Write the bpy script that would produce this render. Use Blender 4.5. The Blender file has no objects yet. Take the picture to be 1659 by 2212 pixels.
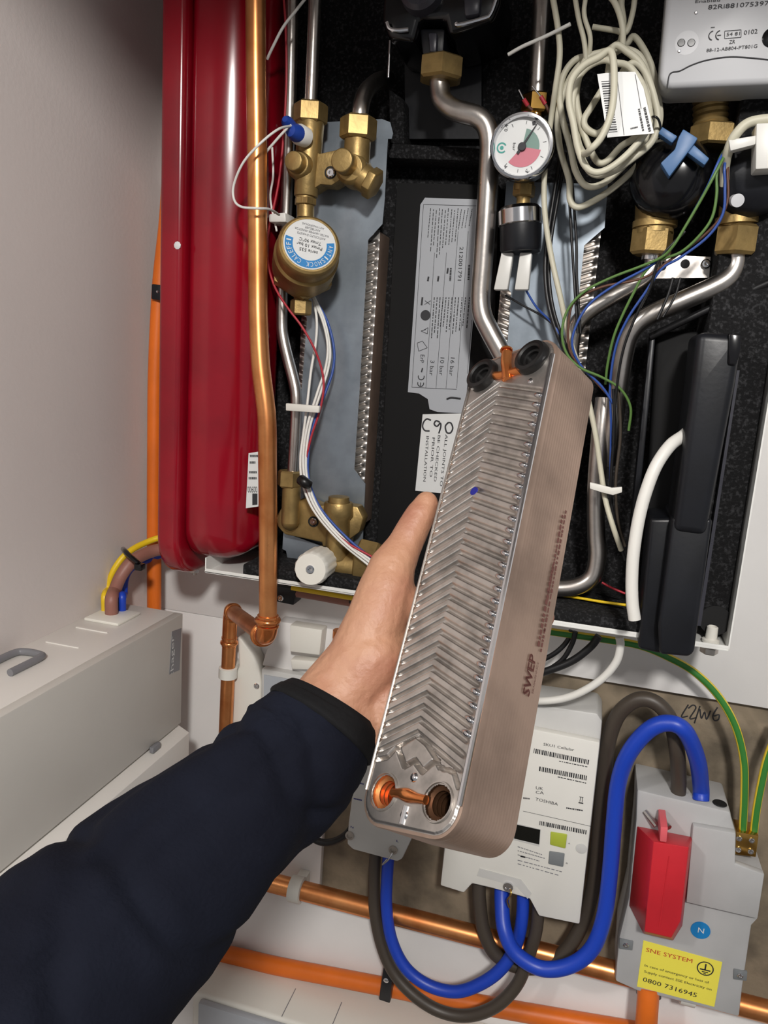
import bpy, bmesh, math, random
from mathutils import Vector as V3, Matrix
import numpy as np
random.seed(7)
scene = bpy.context.scene
COL = scene.collection
# ------------------------------------------------------------------ camera
F, CX, CY = 1661.0, 829.5, 1106.0
def unit(v): v = np.array(v, float); return v/np.linalg.norm(v)
DN = unit([262-CX, 9460-CY, F])
_lx = -5480-CX; _ly = -(_lx*(262-CX)+F*F)/(9460-CY)
LF = unit([_lx, _ly, F])
EZ = -DN; EX = -LF; EY = np.cross(EZ, EX)
RT = np.array([EX, EY, EZ])            # world = RT @ camera vector (x right, y down, z forward)
CAM = np.array([0.0, -1.0, 1.5])       # back wall is the plane y = 0, floor z = 0
cd = bpy.data.cameras.new('camera'); co = bpy.data.objects.new('camera', cd); COL.objects.link(co)
cd.sensor_fit = 'VERTICAL'; cd.sensor_height = 36.0; cd.lens = 36.0*F/2212.0
cd.clip_start = 0.02; cd.clip_end = 50
_r, _d, _f = RT[:, 0], RT[:, 1], RT[:, 2]
co.matrix_world = Matrix(((_r[0], -_d[0], -_f[0], CAM[0]), (_r[1], -_d[1], -_f[1], CAM[1]), (_r[2], -_d[2], -_f[2], CAM[2]), (0, 0, 0, 1)))
scene.camera = co
# ------------------------------------------------------------------ world, lamps, exposure
w = bpy.data.worlds.new('world'); scene.world = w; w.use_nodes = True
w.node_tree.nodes['Background'].inputs[0].default_value = (0.98, 0.98, 1.0, 1)
w.node_tree.nodes['Background'].inputs[1].default_value = 0.24
def lamp(name, loc, target, size, power, col):
    l = bpy.data.lights.new(name, 'AREA'); l.shape = 'DISK'; l.size = size; l.energy = power; l.color = col
    o = bpy.data.objects.new(name, l); COL.objects.link(o); o.location = loc
    o.rotation_euler = (V3(target)-V3(loc)).to_track_quat('-Z', 'Y').to_euler()
lamp('ceiling_light_main', (0.30, -2.0, 2.38), (-0.15, 0, 1.1), 0.18, 31, (1.0, 0.965, 0.925))
lamp('ceiling_light_hall', (-1.25, -1.9, 2.38), (-0.2, 0, 1.2), 0.16, 11, (1.0, 0.97, 0.94))
vs = scene.view_settings
vs.view_transform = 'Standard'; vs.look = 'None'; vs.gamma = 1.0; vs.use_curve_mapping = False
vs.exposure = 0.2
# ------------------------------------------------------------------ pixel helpers (photo is 1659 x 2212)
def ray(x, y): return RT @ np.array([(x-CX)/F, (y-CY)/F, 1.0])
def P(x, y, h):                         # point h metres in front of the back wall
    r = ray(x, y); return V3(CAM + r*((1.0-h)/r[1]))
def PX(x, y, X):
    r = ray(x, y); return V3(CAM + r*((X-CAM[0])/r[0]))
def PZ(x, y, Z):
    r = ray(x, y); return V3(CAM + r*((Z-CAM[2])/r[2]))
def Q(x, y, d): return V3(CAM + ray(x, y)*d)        # point at optical depth d
def dep(x, y, h): return (1.0-h)/ray(x, y)[1]
def px(n, x, y, h): return n*dep(x, y, h)/F         # n photo pixels in metres at that place
def PP(lst, h=None): return [P(q[0], q[1], q[2] if len(q) > 2 else h) for q in lst]
# ------------------------------------------------------------------ materials
def lin(c): c = c/255.0; return c/12.92 if c <= .04045 else ((c+.055)/1.055)**2.4
MATS = {}
def mat(name, rgb, rough=.5, metal=0.0, noise=0.0, nscale=60, rgb2=None, bump=0.0, bscale=200, stretch=(1, 1, 1), coat=0.0, rvar=0.0, spec=None, trans=0.0, rlo=.4, rhi=.7):
    if name in MATS: return MATS[name]
    m = bpy.data.materials.new(name); m.use_nodes = True; nt = m.node_tree; b = nt.nodes['Principled BSDF']
    c1 = tuple(lin(v) for v in rgb)+(1,)
    b.inputs['Base Color'].default_value = c1; b.inputs['Roughness'].default_value = rough; b.inputs['Metallic'].default_value = metal
    if spec is not None: b.inputs['Specular IOR Level'].default_value = spec
    if coat: b.inputs['Coat Weight'].default_value = coat; b.inputs['Coat Roughness'].default_value = .12
    if trans: b.inputs['Transmission Weight'].default_value = trans
    if noise or bump or rvar:
        tc = nt.nodes.new('ShaderNodeTexCoord'); mp = nt.nodes.new('ShaderNodeMapping'); mp.inputs['Scale'].default_value = stretch
        nt.links.new(tc.outputs['Object'], mp.inputs['Vector'])
    if noise or rvar:
        t = nt.nodes.new('ShaderNodeTexNoise'); t.inputs['Scale'].default_value = nscale; t.inputs['Detail'].default_value = 6
        nt.links.new(mp.outputs[0], t.inputs['Vector'])
        r = nt.nodes.new('ShaderNodeValToRGB'); r.color_ramp.elements[0].position = rlo; r.color_ramp.elements[1].position = rhi
        c2 = tuple(lin(v) for v in (rgb2 or [v*(1-noise) for v in rgb]))+(1,)
        r.color_ramp.elements[0].color = c1; r.color_ramp.elements[1].color = c2
        nt.links.new(t.outputs['Fac'], r.inputs['Fac'])
        if noise: nt.links.new(r.outputs[0], b.inputs['Base Color'])
        if rvar:
            mr = nt.nodes.new('ShaderNodeMapRange'); mr.inputs['To Min'].default_value = max(.03, rough-rvar); mr.inputs['To Max'].default_value = rough+rvar
            nt.links.new(t.outputs['Fac'], mr.inputs['Value']); nt.links.new(mr.outputs[0], b.inputs['Roughness'])
    if bump:
        t2 = nt.nodes.new('ShaderNodeTexNoise'); t2.inputs['Scale'].default_value = bscale; t2.inputs['Detail'].default_value = 4
        nt.links.new(mp.outputs[0], t2.inputs['Vector'])
        bp = nt.nodes.new('ShaderNodeBump'); bp.inputs['Strength'].default_value = bump; bp.inputs['Distance'].default_value = .002
        nt.links.new(t2.outputs['Fac'], bp.inputs['Height']); nt.links.new(bp.outputs[0], b.inputs['Normal'])
    MATS[name] = m; return m
mat('wall_paint', (214, 206, 202), .75, noise=.04, nscale=3, bump=.12, bscale=160)
mat('panel_white', (228, 226, 224), .5, noise=.03, nscale=8)
mat('concrete', (140, 126, 106), .9, noise=1, nscale=18, rgb2=(92, 83, 70), bump=.5, bscale=90)
mat('floor', (110, 104, 98), .8, noise=.2, nscale=10)
mat('ceiling', (225, 222, 218), .9)
mat('eps', (20, 20, 21), .9, noise=1, nscale=330, rgb2=(66, 66, 68), bump=.7, bscale=300, rlo=.5, rhi=.8, spec=.25)
mat('black', (18, 20, 26), .4, noise=.25, nscale=30, bump=.05, spec=.45)
mat('black_lightened', (58, 58, 66), .3, rvar=.1)  # black plastic lightened; the pump's grey-blue highlights put into the colour
mat('black_matt', (11, 11, 12), .7, spec=.25)
mat('black_gloss', (14, 14, 17), .18, rvar=.08)
mat('black_rubber', (16, 15, 15), .38)
mat('red', (140, 7, 28), .2, noise=.25, nscale=7, coat=.25, rvar=.05)
mat('copper', (232, 158, 100), .32, .9, noise=1, nscale=26, rgb2=(196, 118, 66), rvar=.12)
mat('copper_bright', (242, 160, 98), .22, .92, noise=1, nscale=40, rgb2=(214, 122, 66), rvar=.08)
mat('steel', (208, 202, 196), .31, 1, noise=.2, nscale=30, rvar=.1, bump=.04)
mat('steel_plate', (218, 212, 206), .33, .96, noise=.22, nscale=70, rvar=.1)
mat('steel_side', (204, 176, 158), .42, .82, noise=.25, nscale=16, rvar=.1)
mat('chrome', (215, 215, 218), .14, 1)
mat('galv', (150, 160, 170), .42, .75, noise=.18, nscale=24, rvar=.12)
mat('brass', (166, 140, 90), .45, .75, noise=.16, nscale=60, bump=.12, bscale=260)
mat('brass_bright', (210, 165, 88), .2, 1, noise=.15, nscale=50)
mat('white_metal', (226, 226, 222), .38)
mat('white_plastic', (226, 223, 214), .42)
mat('clip_white', (222, 220, 212), .5)
mat('cu_grey', (202, 198, 191), .45, noise=.03, nscale=6)
mat('cu_white', (224, 220, 214), .42)
mat('badge', (120, 120, 124), .35)
mat('meter_white', (222, 220, 213), .5)
mat('meter_grey', (196, 195, 192), .5, noise=.03, nscale=20)
mat('cutout_grey', (178, 178, 178), .5, noise=.05, nscale=14)
mat('heat_grey', (196, 197, 200), .4)
mat('fuse_red', (196, 34, 46), .42, noise=.08, nscale=14)
mat('fuse_pink', (220, 96, 104), .45)
mat('yellow_label', (236, 224, 82), .55)
mat('lime', (166, 178, 62), .4)
mat('button_grey', (118, 122, 124), .4)
mat('lcd', (14, 15, 12), .15)
mat('label', (214, 215, 214), .4)
mat('label_silver', (176, 179, 184), .32, .25)
mat('ink', (40, 40, 44), .6)
mat('ink_grey', (120, 120, 124), .6)
mat('ink_brown', (96, 58, 52), .6)
mat('ink_blue', (18, 22, 120), .5)
mat('ink_red', (190, 60, 40), .6)
mat('label_blue', (24, 122, 186), .45)
mat('dial_green', (110, 140, 130), .45)
mat('dial_red', (196, 112, 126), .45)
mat('teal', (60, 150, 140), .45)
mat('cable_beige', (196, 192, 172), .5)
mat('cable_white', (224, 222, 216), .45)
mat('cable_blue', (22, 62, 176), .4)
mat('wire_blue', (44, 76, 150), .45)
mat('wire_green', (84, 118, 58), .45)
mat('wire_brown', (92, 60, 46), .45)
mat('wire_red', (168, 40, 52), .45)
mat('cable_black', (20, 20, 22), .42)
mat('cable_dark', (66, 58, 50), .45)
mat('cable_brown', (142, 96, 84), .5)
mat('cable_yellow', (226, 190, 30), .45)
mat('orange', (224, 110, 26), .42, noise=.12, nscale=9)
mat('blue_handle', (72, 108, 152), .45)
mat('blue_cap', (28, 62, 150), .4)
mat('nylon', (216, 215, 210), .4)
mat('jacket', (14, 16, 26), .9, noise=1, nscale=16, rgb2=(20, 23, 34), bump=.25, bscale=420, spec=.12)
mat('cuff', (13, 13, 15), .8, bump=.2, bscale=300, spec=.2)
mat('skin', (170, 126, 99), .52, noise=1, nscale=26, rgb2=(150, 98, 78), bump=.5, bscale=170)
mat('hole_shade', (6, 6, 7), .7)  # near-black that paints the shade inside holes and recesses
mat('bore_dark', (84, 58, 40), .4, .8)
mat('clear_grey', (168, 172, 178), .2, coat=.4)
mat('magenta', (150, 26, 78), .4)
def earth_mat():
    m = bpy.data.materials.new('earth_stripe'); m.use_nodes = True; nt = m.node_tree; b = nt.nodes['Principled BSDF']; b.inputs['Roughness'].default_value = .45
    uv = nt.nodes.new('ShaderNodeUVMap'); sp = nt.nodes.new('ShaderNodeSeparateXYZ'); nt.links.new(uv.outputs[0], sp.inputs[0])
    r = nt.nodes.new('ShaderNodeValToRGB'); r.color_ramp.interpolation = 'CONSTANT'
    ga, ya = (lin(52), lin(120), lin(48), 1), (lin(226), lin(196), lin(58), 1); r.color_ramp.elements[0].color = ya; r.color_ramp.elements[1].position = .12; r.color_ramp.elements[1].color = ga
    for ps, cc in ((.37, ya), (.62, ga), (.87, ya)): e = r.color_ramp.elements.new(ps); e.color = cc
    nt.links.new(sp.outputs[0], r.inputs['Fac']); nt.links.new(r.outputs[0], b.inputs['Base Color']); MATS['earth'] = m
earth_mat()
# ------------------------------------------------------------------ mesh builder
def frames(pts):
    T = []
    for i in range(len(pts)):
        a = pts[max(i-1, 0)]; b = pts[min(i+1, len(pts)-1)]; T.append((b-a).normalized())
    up = V3((0, 0, 1)) if abs(T[0].z) < .9 else V3((1, 0, 0))
    n = (up - T[0]*up.dot(T[0])).normalized(); out = []
    for t in T:
        n = (n - t*n.dot(t)); n.normalize(); out.append((t, n.copy(), t.cross(n)))
    return out
def smooth(pts, k=8):
    pts = [V3(p) for p in pts]
    if len(pts) < 3: return pts
    o = []; e = [pts[0]*2-pts[1]]+pts+[pts[-1]*2-pts[-2]]
    for i in range(1, len(e)-2):
        p0, p1, p2, p3 = e[i-1:i+3]
        for j in range(k):
            t = j/k
            o.append(.5*((2*p1)+(p2-p0)*t+(2*p0-5*p1+4*p2-p3)*t*t+(3*p1-p0-3*p2+p3)*t**3))
    o.append(pts[-1]); return o
FONTC = {}
class MB:
    def __init__(s): s.v = []; s.f = []; s.uv = {}
    def add(s, vs, fs):
        b = len(s.v); s.v += [V3(p) for p in vs]; s.f += [[i+b for i in q] for q in fs]; return s
    def tube(s, pts, r, n=12, k=8, cap=True, uv=False):
        pts = smooth(pts, k) if k else [V3(p) for p in pts]; fr = frames(pts); b = len(s.v); N = len(pts)
        for i, (p, (t, a, c)) in enumerate(zip(pts, fr)):
            rr = r if not callable(r) else r(i/(N-1))
            for j in range(n):
                an = 2*math.pi*j/n; s.v.append(p+(a*math.cos(an)+c*math.sin(an))*rr)
        for i in range(N-1):
            for j in range(n):
                q = [b+i*n+j, b+i*n+(j+1) % n, b+(i+1)*n+(j+1) % n, b+(i+1)*n+j]
                if uv: s.uv[len(s.f)] = [(j/n+.01, 0), ((j+1)/n-.01, 0), ((j+1)/n-.01, 1), (j/n+.01, 1)]
                s.f.append(q)
        if cap:
            s.f.append([b+j for j in range(n)][::-1]); s.f.append([b+(N-1)*n+j for j in range(n)])
        return s
    def lathe(s, o, ax, prof, n=32, cap=True, closed=False, phase=0.0):
        o = V3(o); ax = V3(ax).normalized(); up = V3((0, 0, 1)) if abs(ax.z) < .9 else V3((1, 0, 0))
        a = (up-ax*up.dot(ax)).normalized(); c = ax.cross(a); b = len(s.v)
        for r, t in prof:
            for j in range(n):
                an = 2*math.pi*j/n+phase; s.v.append(o+ax*t+(a*math.cos(an)+c*math.sin(an))*r)
        M = len(prof)
        for i in range(M-1 if not closed else M):
            i2 = (i+1) % M
            for j in range(n): s.f.append([b+i*n+j, b+i*n+(j+1) % n, b+i2*n+(j+1) % n, b+i2*n+j])
        if cap and not closed:
            s.f.append([b+j for j in range(n)][::-1]); s.f.append([b+(M-1)*n+j for j in range(n)])
        return s
    def cyl(s, p0, p1, r, r1=None, n=24):
        p0 = V3(p0); d = V3(p1)-p0; return s.lathe(p0, d, [(r, 0), (r1 if r1 is not None else r, d.length)], n)
    def hexa(s, c, ax, R, L, ch=.12, phase=0.0):
        return s.lathe(V3(c)-V3(ax).normalized()*L/2, ax, [(R*.86, 0), (R, L*ch), (R, L*(1-ch)), (R*.86, L)], 6, phase=phase)
    def box(s, c, size, R=None):
        c = V3(c); vs = []
        for i in (-1, 1):
            for j in (-1, 1):
                for k in (-1, 1):
                    q = V3((i*size[0]/2, j*size[1]/2, k*size[2]/2)); vs.append(c+(R @ q if R else q))
        return s.add(vs, [(0, 1, 3, 2), (4, 6, 7, 5), (0, 4, 5, 1), (2, 3, 7, 6), (0, 2, 6, 4), (1, 5, 7, 3)])
    def bounds(s, a, b): return s.box([(x+y)/2 for x, y in zip(a, b)], [abs(y-x) for x, y in zip(a, b)])
    def prism(s, front, d):              # polygon extruded by vector d
        n = len(front); front = [V3(p) for p in front]; b = len(s.v); d = V3(d)
        s.v += front+[p+d for p in front]
        s.f.append(list(range(b, b+n))); s.f.append(list(range(b+n, b+2*n))[::-1])
        for i in range(n): s.f.append([b+i, b+n+i, b+n+(i+1) % n, b+(i+1) % n])
        return s
    def slab(s, poly, h, t): return s.prism(PP(poly, h), (0, t, 0))      # traced face h in front of the wall, t thick
    def quad(s, poly, h): p = PP(poly, h); return s.add(p, [list(range(len(p)))])
    def text(s, body, a, b, h, hp, lift=.0004):      # text with baseline from photo pixel a to b, cap height hp pixels
        pa, pb = P(a[0], a[1], h+lift), P(b[0], b[1], h+lift); return s.text3(body, pa, pb, px(hp, a[0], a[1], h), V3((0, -1, 0)))
    def text3(s, body, pa, pb, hm, nrm):
        if body not in FONTC:
            cu = bpy.data.curves.new('t', 'FONT'); cu.body = body; cu.resolution_u = 2; ob = bpy.data.objects.new('t', cu)
            me = bpy.data.meshes.new_from_object(ob); FONTC[body] = ([v.co.copy() for v in me.vertices], [list(p.vertices) for p in me.polygons])
            bpy.data.objects.remove(ob); bpy.data.curves.remove(cu); bpy.data.meshes.remove(me)
        vs, fs = FONTC[body]
        if not vs: return s
        x0 = min(v.x for v in vs); x1 = max(v.x for v in vs); u = V3(pb)-V3(pa); up = V3(nrm).cross(u).normalized()
        return s.add([V3(pa)+u*((v.x-x0)/(x1-x0))+up*(v.y/.72*hm) for v in vs], fs)
    def ruled(s, a, b, h, th, lift=.0004):           # printed line, th pixels thick
        pa, pb = P(a[0], a[1], h+lift), P(b[0], b[1], h+lift); u = (pb-pa).normalized(); n = V3((-u.z, 0, u.x))*px(th, a[0], a[1], h)/2
        return s.add([pa-n, pb-n, pb+n, pa+n], [(0, 1, 2, 3)])
    def microtext(s, a, b, h, th, seed=0):           # a line of print too small to read: short dashes
        r = random.Random(seed); t = 0
        while t < .97:
            l = r.uniform(.03, .11); t2 = min(1, t+l)
            q = lambda t: (a[0]+(b[0]-a[0])*t, a[1]+(b[1]-a[1])*t)
            s.ruled(q(t), q(t2), h, th); t = t2+r.uniform(.015, .04)
        return s
    def barcode(s, a, b, h, hp, seed=0):             # bars along a..b, hp pixels tall
        r = random.Random(seed); t = 0; L = math.hypot(b[0]-a[0], b[1]-a[1])
        while t < 1:
            w_ = r.uniform(1.0, 3.2)/L; q = lambda t: (a[0]+(b[0]-a[0])*t, a[1]+(b[1]-a[1])*t)
            p0, p1 = P(*q(t), h+.0004), P(*q(min(1, t+w_)), h+.0004); u = (p1-p0).normalized(); up = V3((-u.z, 0, u.x))*px(hp, a[0], a[1], h)
            s.add([p0, p1, p1+up, p0+up], [(0, 1, 2, 3)]); t += w_+r.uniform(1.0, 2.6)/L
        return s
    def disc(s, c, u, v, r, a0=0, a1=2*math.pi, r0=0, n=32):
        c, u, v = V3(c), V3(u), V3(v); vs = []; m = n+1
        for i in range(m):
            a = a0+(a1-a0)*i/n; d = u*math.cos(a)+v*math.sin(a); vs += [c+d*r0, c+d*r]
        return s.add(vs, [(2*i, 2*i+1, 2*i+3, 2*i+2) for i in range(n)])
    def build(s, name, m, parent=None, bevel=0.0, seg=2, ang=38, label=None, category=None, group=None, kind=None, flat=False, post=None):
        c = sum(s.v, V3())/len(s.v)
        lo = V3([min(v[i] for v in s.v) for i in range(3)]); hi = V3([max(v[i] for v in s.v) for i in range(3)]); c = (lo+hi)/2
        me = bpy.data.meshes.new(name); me.from_pydata([v-c for v in s.v], [], s.f)
        if s.uv:
            l = me.uv_layers.new(name='UVMap')
            for p in me.polygons:
                q = s.uv.get(p.index)
                if q:
                    for li, (a, b) in zip(p.loop_indices, q): l.data[li].uv = (a, b)
        bm = bmesh.new(); bm.from_mesh(me)
        if not s.uv: bmesh.ops.remove_doubles(bm, verts=bm.verts, dist=1e-7)
        if bevel:
            ed = [e for e in bm.edges if len(e.link_faces) == 2 and e.calc_face_angle(0) > .5]
            bmesh.ops.bevel(bm, geom=ed, offset=bevel, segments=seg, profile=.5, affect='EDGES', clamp_overlap=True)
        if not flat: bmesh.ops.recalc_face_normals(bm, faces=bm.faces)
        bm.to_mesh(me); bm.free()
        for p in me.polygons: p.use_smooth = True
        me.set_sharp_from_angle(angle=math.radians(ang))
        me.materials.append(MATS[m])
        o = bpy.data.objects.new(name, me); COL.objects.link(o)
        place(o, c, parent); tags(o, label, category, group, kind); return o
WL = {}
def place(o, c, parent):
    WL[o.name] = V3(c)
    if parent: o.parent = parent; o.location = V3(c)-WL[parent.name]
    else: o.location = c
def tags(o, label=None, category=None, group=None, kind=None):
    for k, x in (('label', label), ('category', category), ('group', group), ('kind', kind)):
        if x: o[k] = x
    return o
def thing(name, loc, label, category, group=None):
    o = bpy.data.objects.new(name, None); o.empty_display_size = .02; COL.objects.link(o); place(o, V3(loc), None)
    return tags(o, label, category, group)
def pipe(name, pts, wpx, m, label=None, category=None, parent=None, h=None, n=16, k=8, group=None, at=0, uv=False):
    pts = list(pts); q = pts[at]
    def on(a, b):                                    # runs that leave the frame go on past it
        s_ = 230/max(20, math.hypot(a[0]-b[0], a[1]-b[1])); return (a[0]+(a[0]-b[0])*s_, a[1]+(a[1]-b[1])*s_)+tuple(a[2:])
    if -100 < pts[0][1] < -5: pts.insert(0, on(pts[0], pts[1]))
    if -100 < pts[-1][1] < -5: pts.append(on(pts[-1], pts[-2]))
    p = PP(pts, h); r = px(wpx, q[0], q[1], q[2] if len(q) > 2 else h)/2
    return MB().tube(p, r, n, k, uv=uv).build(name, m, parent, label=label, category=category, group=group, ang=60)
# ================================================================== the setting
XL = -0.612                                            # left cupboard wall
MB().bounds((XL-.1, -.95, 0), (XL, .012, 2.45)).build('wall_left', 'wall_paint', kind='structure')
MB().bounds((XL-.1, .012, 0), (1.3, .11, 2.45)).build('wall_back', 'concrete', kind='structure')
MB().bounds((-2.2, -3.0, -.1), (1.3, .11, 0)).build('floor', 'floor', kind='structure')
MB().bounds((-2.2, -3.0, 2.45), (1.3, .11, 2.55)).build('ceiling', 'ceiling', kind='structure')
MB().bounds((XL-.1, -.99, 2.07), (1.3, -.95, 2.45)).build('shade_lintel', 'wall_paint', kind='structure')     # unseen head of the cupboard opening, added to shade the upper case
MB().bounds((XL, -.0005, 1.104), (1.2, .012, 2.45)).build('trim_1', 'panel_white', bevel=.0008, kind='structure', label='white backing board behind the open heating unit')
MB().bounds((XL, -.0005, 0), (1.2, .012, .682)).build('trim_2', 'panel_white', bevel=.0008, kind='structure', label='white backing board under the bare concrete strip')
MB().bounds((XL, -.0005, .6825), (-.329, .012, 1.1035)).build('trim_3', 'panel_white', bevel=.0008, kind='structure', label='white backing board beside the bare concrete strip')
# handwriting on the concrete
M_ = MB()
for pts in ([(1487, 1522), (1472, 1548), (1486, 1547)], [(1487, 1530), (1497, 1523), (1503, 1530), (1490, 1552), (1505, 1550)], [(1512, 1525), (1500, 1562)],
            [(1512, 1532), (1515, 1552), (1522, 1538), (1526, 1554), (1535, 1535)], [(1550, 1528), (1540, 1545), (1543, 1556), (1552, 1554), (1553, 1544), (1542, 1547)]):
    M_.tube([P(a, b, -.0119) for a, b in pts], .0009, 6, 5)
o = M_.build('handwritten_mark', 'ink', bpy.data.objects['wall_back'])

# ================================================================== unit case
ZB = 1.2215; XA, XB = -.456, .163; HL = .15
case = thing('unit_case', (-.15, 0, ZB), 'open white metal case of the heating unit lined with black foam', 'heating unit')
M_ = MB(); M_.bounds((XA, -HL, ZB-.002), (XB, -.001, ZB)); M_.bounds((XA, -HL, ZB), (XB, -HL+.0015, ZB+.004))
M_.build('bottom_tray', 'white_metal', case, bevel=.0006)
M_ = MB(); M_.bounds((XA, -HL, ZB), (XA+.0015, -.001, ZB+.018)); M_.build('tray_flange', 'white_metal', case)
MB().bounds((XB-.0015, -HL, ZB), (XB, -.001, 2.2)).build('side_panel', 'white_metal', case)
MB().bounds((XA+.002, -.016, ZB), (XB-.002, -.001, 2.2)).build('foam_back', 'eps', case)
MB().bounds((XA+.05, -HL+.003, ZB+.0002), (.0965, -.016, ZB+.016)).build('foam_floor', 'eps', case, bevel=.003)
M_ = MB(); M_.bounds((.098, -.128, ZB+.026), (XB-.002, -.016, 2.2)); M_.build('foam_block', 'eps', case, bevel=.004)
M_ = MB(); M_.slab([(850, 302), (1045, 318), (1045, 348), (835, 338), (826, 480), (842, 200), (872, 215), (880, 300)], .05, .033); 
M_ = MB(); M_.slab([(842, 308), (1075, 322), (1075, 350), (838, 342)], .06, .044); M_.slab([(838, 190), (872, 214), (874, 312), (842, 310)], .055, .039)
M_.build('foam_ledge', 'eps', case, bevel=.003)
MB().slab([(872, 0), (1040, 0), (1040, 300), (876, 300)], .03, .013).build('foam_panel', 'black', case)
c = P(1545, 1340, .1285)
MB().lathe(c, (0, -1, 0), [(.0165, -.004), (.0165, .0006)], 32).build('foam_hole_shade', 'hole_shade', case)  # flush black disc painting the dark inside of the foam hole
# stand-off bolt with hex nut at the right end of the tray
b = P(1535, 1383, .135)
bolt = thing('bolt', b, 'white stand-off bolt with steel nut through the tray corner', 'bolt')
MB().lathe((b.x, b.y, ZB+.001), (0, 0, 1), [(.009, 0), (.009, .003), (.0062, .004), (.0058, .017), (.0045, .018), (.0045, .012)], 24).build('shank', 'white_plastic', bolt)
MB().hexa((b.x, b.y, ZB-.008), (0, 0, 1), .0095, .008).build('nut', 'steel', bolt)
b = V3((-.496, -.105, 1.206))
bolt = thing('bolt', b, 'small dark nut under the red vessel corner', 'bolt')
MB().hexa((b.x, b.y, b.z), (0, 0, 1), .007, .005).build('nut', 'steel', bolt); MB().cyl((b.x, b.y, b.z-.006), (b.x, b.y, b.z+.003), .003).build('shank', 'steel', bolt)

# ================================================================== red expansion vessel
ves = thing('expansion_vessel', (-.46, -.09, 1.226), 'glossy red flat expansion vessel hanging at the left of the case', 'expansion vessel')
def rrect(y0, y1, z0, z1, r, x, n=8):
    out = []
    for cy, cz, a0 in ((y1-r, z0+r, -90), (y1-r, z1-r, 0), (y0+r, z1-r, 90), (y0+r, z0+r, 180)):
        for i in range(n+1):
            a = math.radians(a0+90*i/n); out.append(V3((x, cy+r*math.cos(a), cz+r*math.sin(a))))
    return out
def shell(prof, y0, y1, z0, z1, r):
    m = MB(); rings = [rrect(y0+i, y1-i, z0+i*zk, z1-i, max(r-i, .006), x) for x, i, zk in prof]; n = len(rings[0])
    for rg in rings: m.v += rg
    for k in range(len(rings)-1):
        for j in range(n): m.f.append([k*n+j, k*n+(j+1) % n, (k+1)*n+(j+1) % n, (k+1)*n+j])
    m.f.append(list(range(n))); m.f.append(list(range((len(rings)-1)*n, len(rings)*n))[::-1]); return m
rim = [(-.516, .014, 1), (-.5145, .007, 1), (-.511, .002, 1), (-.506, 0, 1), (-.490, 0, 1), (-.486, .001, 1), (-.4835, .004, 1), (-.4825, .009, 1), (-.4825, .03, 1)]
shell(rim, -.172, -.02, 1.2095, 2.2, .052).build('rear_shell', 'red', ves, ang=50)
dome = [(-.4828, .03, 1), (-.4828, .020, .9), (-.480, .014, .9), (-.475, .0115, .9), (-.462, .0115, .8), (-.447, .0135, .7), (-.433, .018, .6), (-.421, .0255, .6), (-.411, .036, .6), (-.404, .049, .6), (-.400, .064, .6)]
shell(dome, -.172, -.02, 1.2255, 2.2, .052).build('front_shell', 'red', ves, ang=60)
hs = .1490
st = MB().slab([(537, 979), (562, 975), (558, 1094), (531, 1098)], hs, .0006).build('sticker', 'label', ves)
M_ = MB()
for i, (y, x1) in enumerate(((985, 558), (999, 552), (1020, 555), (1033, 555))): M_.microtext((540-i, y), (x1, y), hs, 5, i)
M_.text('00600', (535, 1064), (556, 1064), hs, 14); M_.quad([(545, 1066), (556, 1066), (556, 1090), (545, 1091)], hs+.0004)
M_.build('printed_text', 'ink', st)
M_ = MB(); c = P(383, 530, .1722); M_.lathe(c, (0, -1, 0), [(.0045, 0), (.0038, .0004)], 9); M_.build('paint_chip', 'label', ves)

# ================================================================== copper pipe in front of the vessel
cp = thing('copper_pipe', P(485, 1560, .04), 'brown copper pipe down the red vessel with two elbows to the wall', 'pipe')
up = [(550, -300, .18), (552, -20, .18), (553, 150, .18), (555, 300, .18), (556, 450, .18), (557, 600, .18), (558, 690, .182), (563, 790, .185), (576, 900, .187), (578, 1000, .187), (579, 1150, .187), (579, 1330, .187)]
rr = px(40, 577, 1100, .187)/2
MB().tube(PP(up), rr, 24, 10).build('pipe', 'copper', cp)
e1 = P(577, 1377, .187); e0 = P(579, 1322, .187)
j1 = P(498, 1318, .04)
d = (j1-e1).normalized(); zz = V3((0, 0, 1))
R2 = rr*1.18
def fitting(name, m, A, corner, B, r, parent):
    a, c, b = V3(A), V3(corner), V3(B); ua = (a-c).normalized(); ub = (b-c).normalized(); arc = [c+ua*r*1.4+ (ub*0)]
    pts = [a, c+ua*r*1.3, c+ua*r*.45+ub*r*.45, c+ub*r*1.3, b]
    mb = MB(); mb.tube([a, c+ua*r*1.35], r, 24, 0); mb.tube([c+ua*r*1.4, c+ua*r*.8+ub*r*.12, c+ua*r*.36+ub*r*.36, c+ub*r*.8+ua*r*.12, c+ub*r*1.4], r, 24, 6); mb.tube([c+ub*r*1.35, b], r, 24, 0)
    for p, u in ((a, ua), (b, ub)):
        L = (p-c).length
        prof = [(r*.9, -.004), (r*1.02, -.0035), (r*1.2, -.002), (r*1.24, 0), (r*1.2, .002), (r*1.02, .0035), (r*.9, .004)]
        mb.lathe(p-u*.006, u, prof, 24, cap=False); mb.lathe(p-u*.0135, u, [(r*.9, -.002), (r*1.08, -.001), (r*1.08, .001), (r*.9, .002)], 24, cap=False)
    return mb.build(name, m, parent, ang=60)
c1 = V3((e1.x, e1.y, e1.z)); fitting('elbow', 'copper_bright', e0+V3((0, 0, -.004)), c1, c1+d*rr*2.4, R2, cp)
MB().tube([c1+d*.01, j1-d*.01], rr*.98, 24, 0).build('link_pipe', 'copper', cp)
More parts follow.
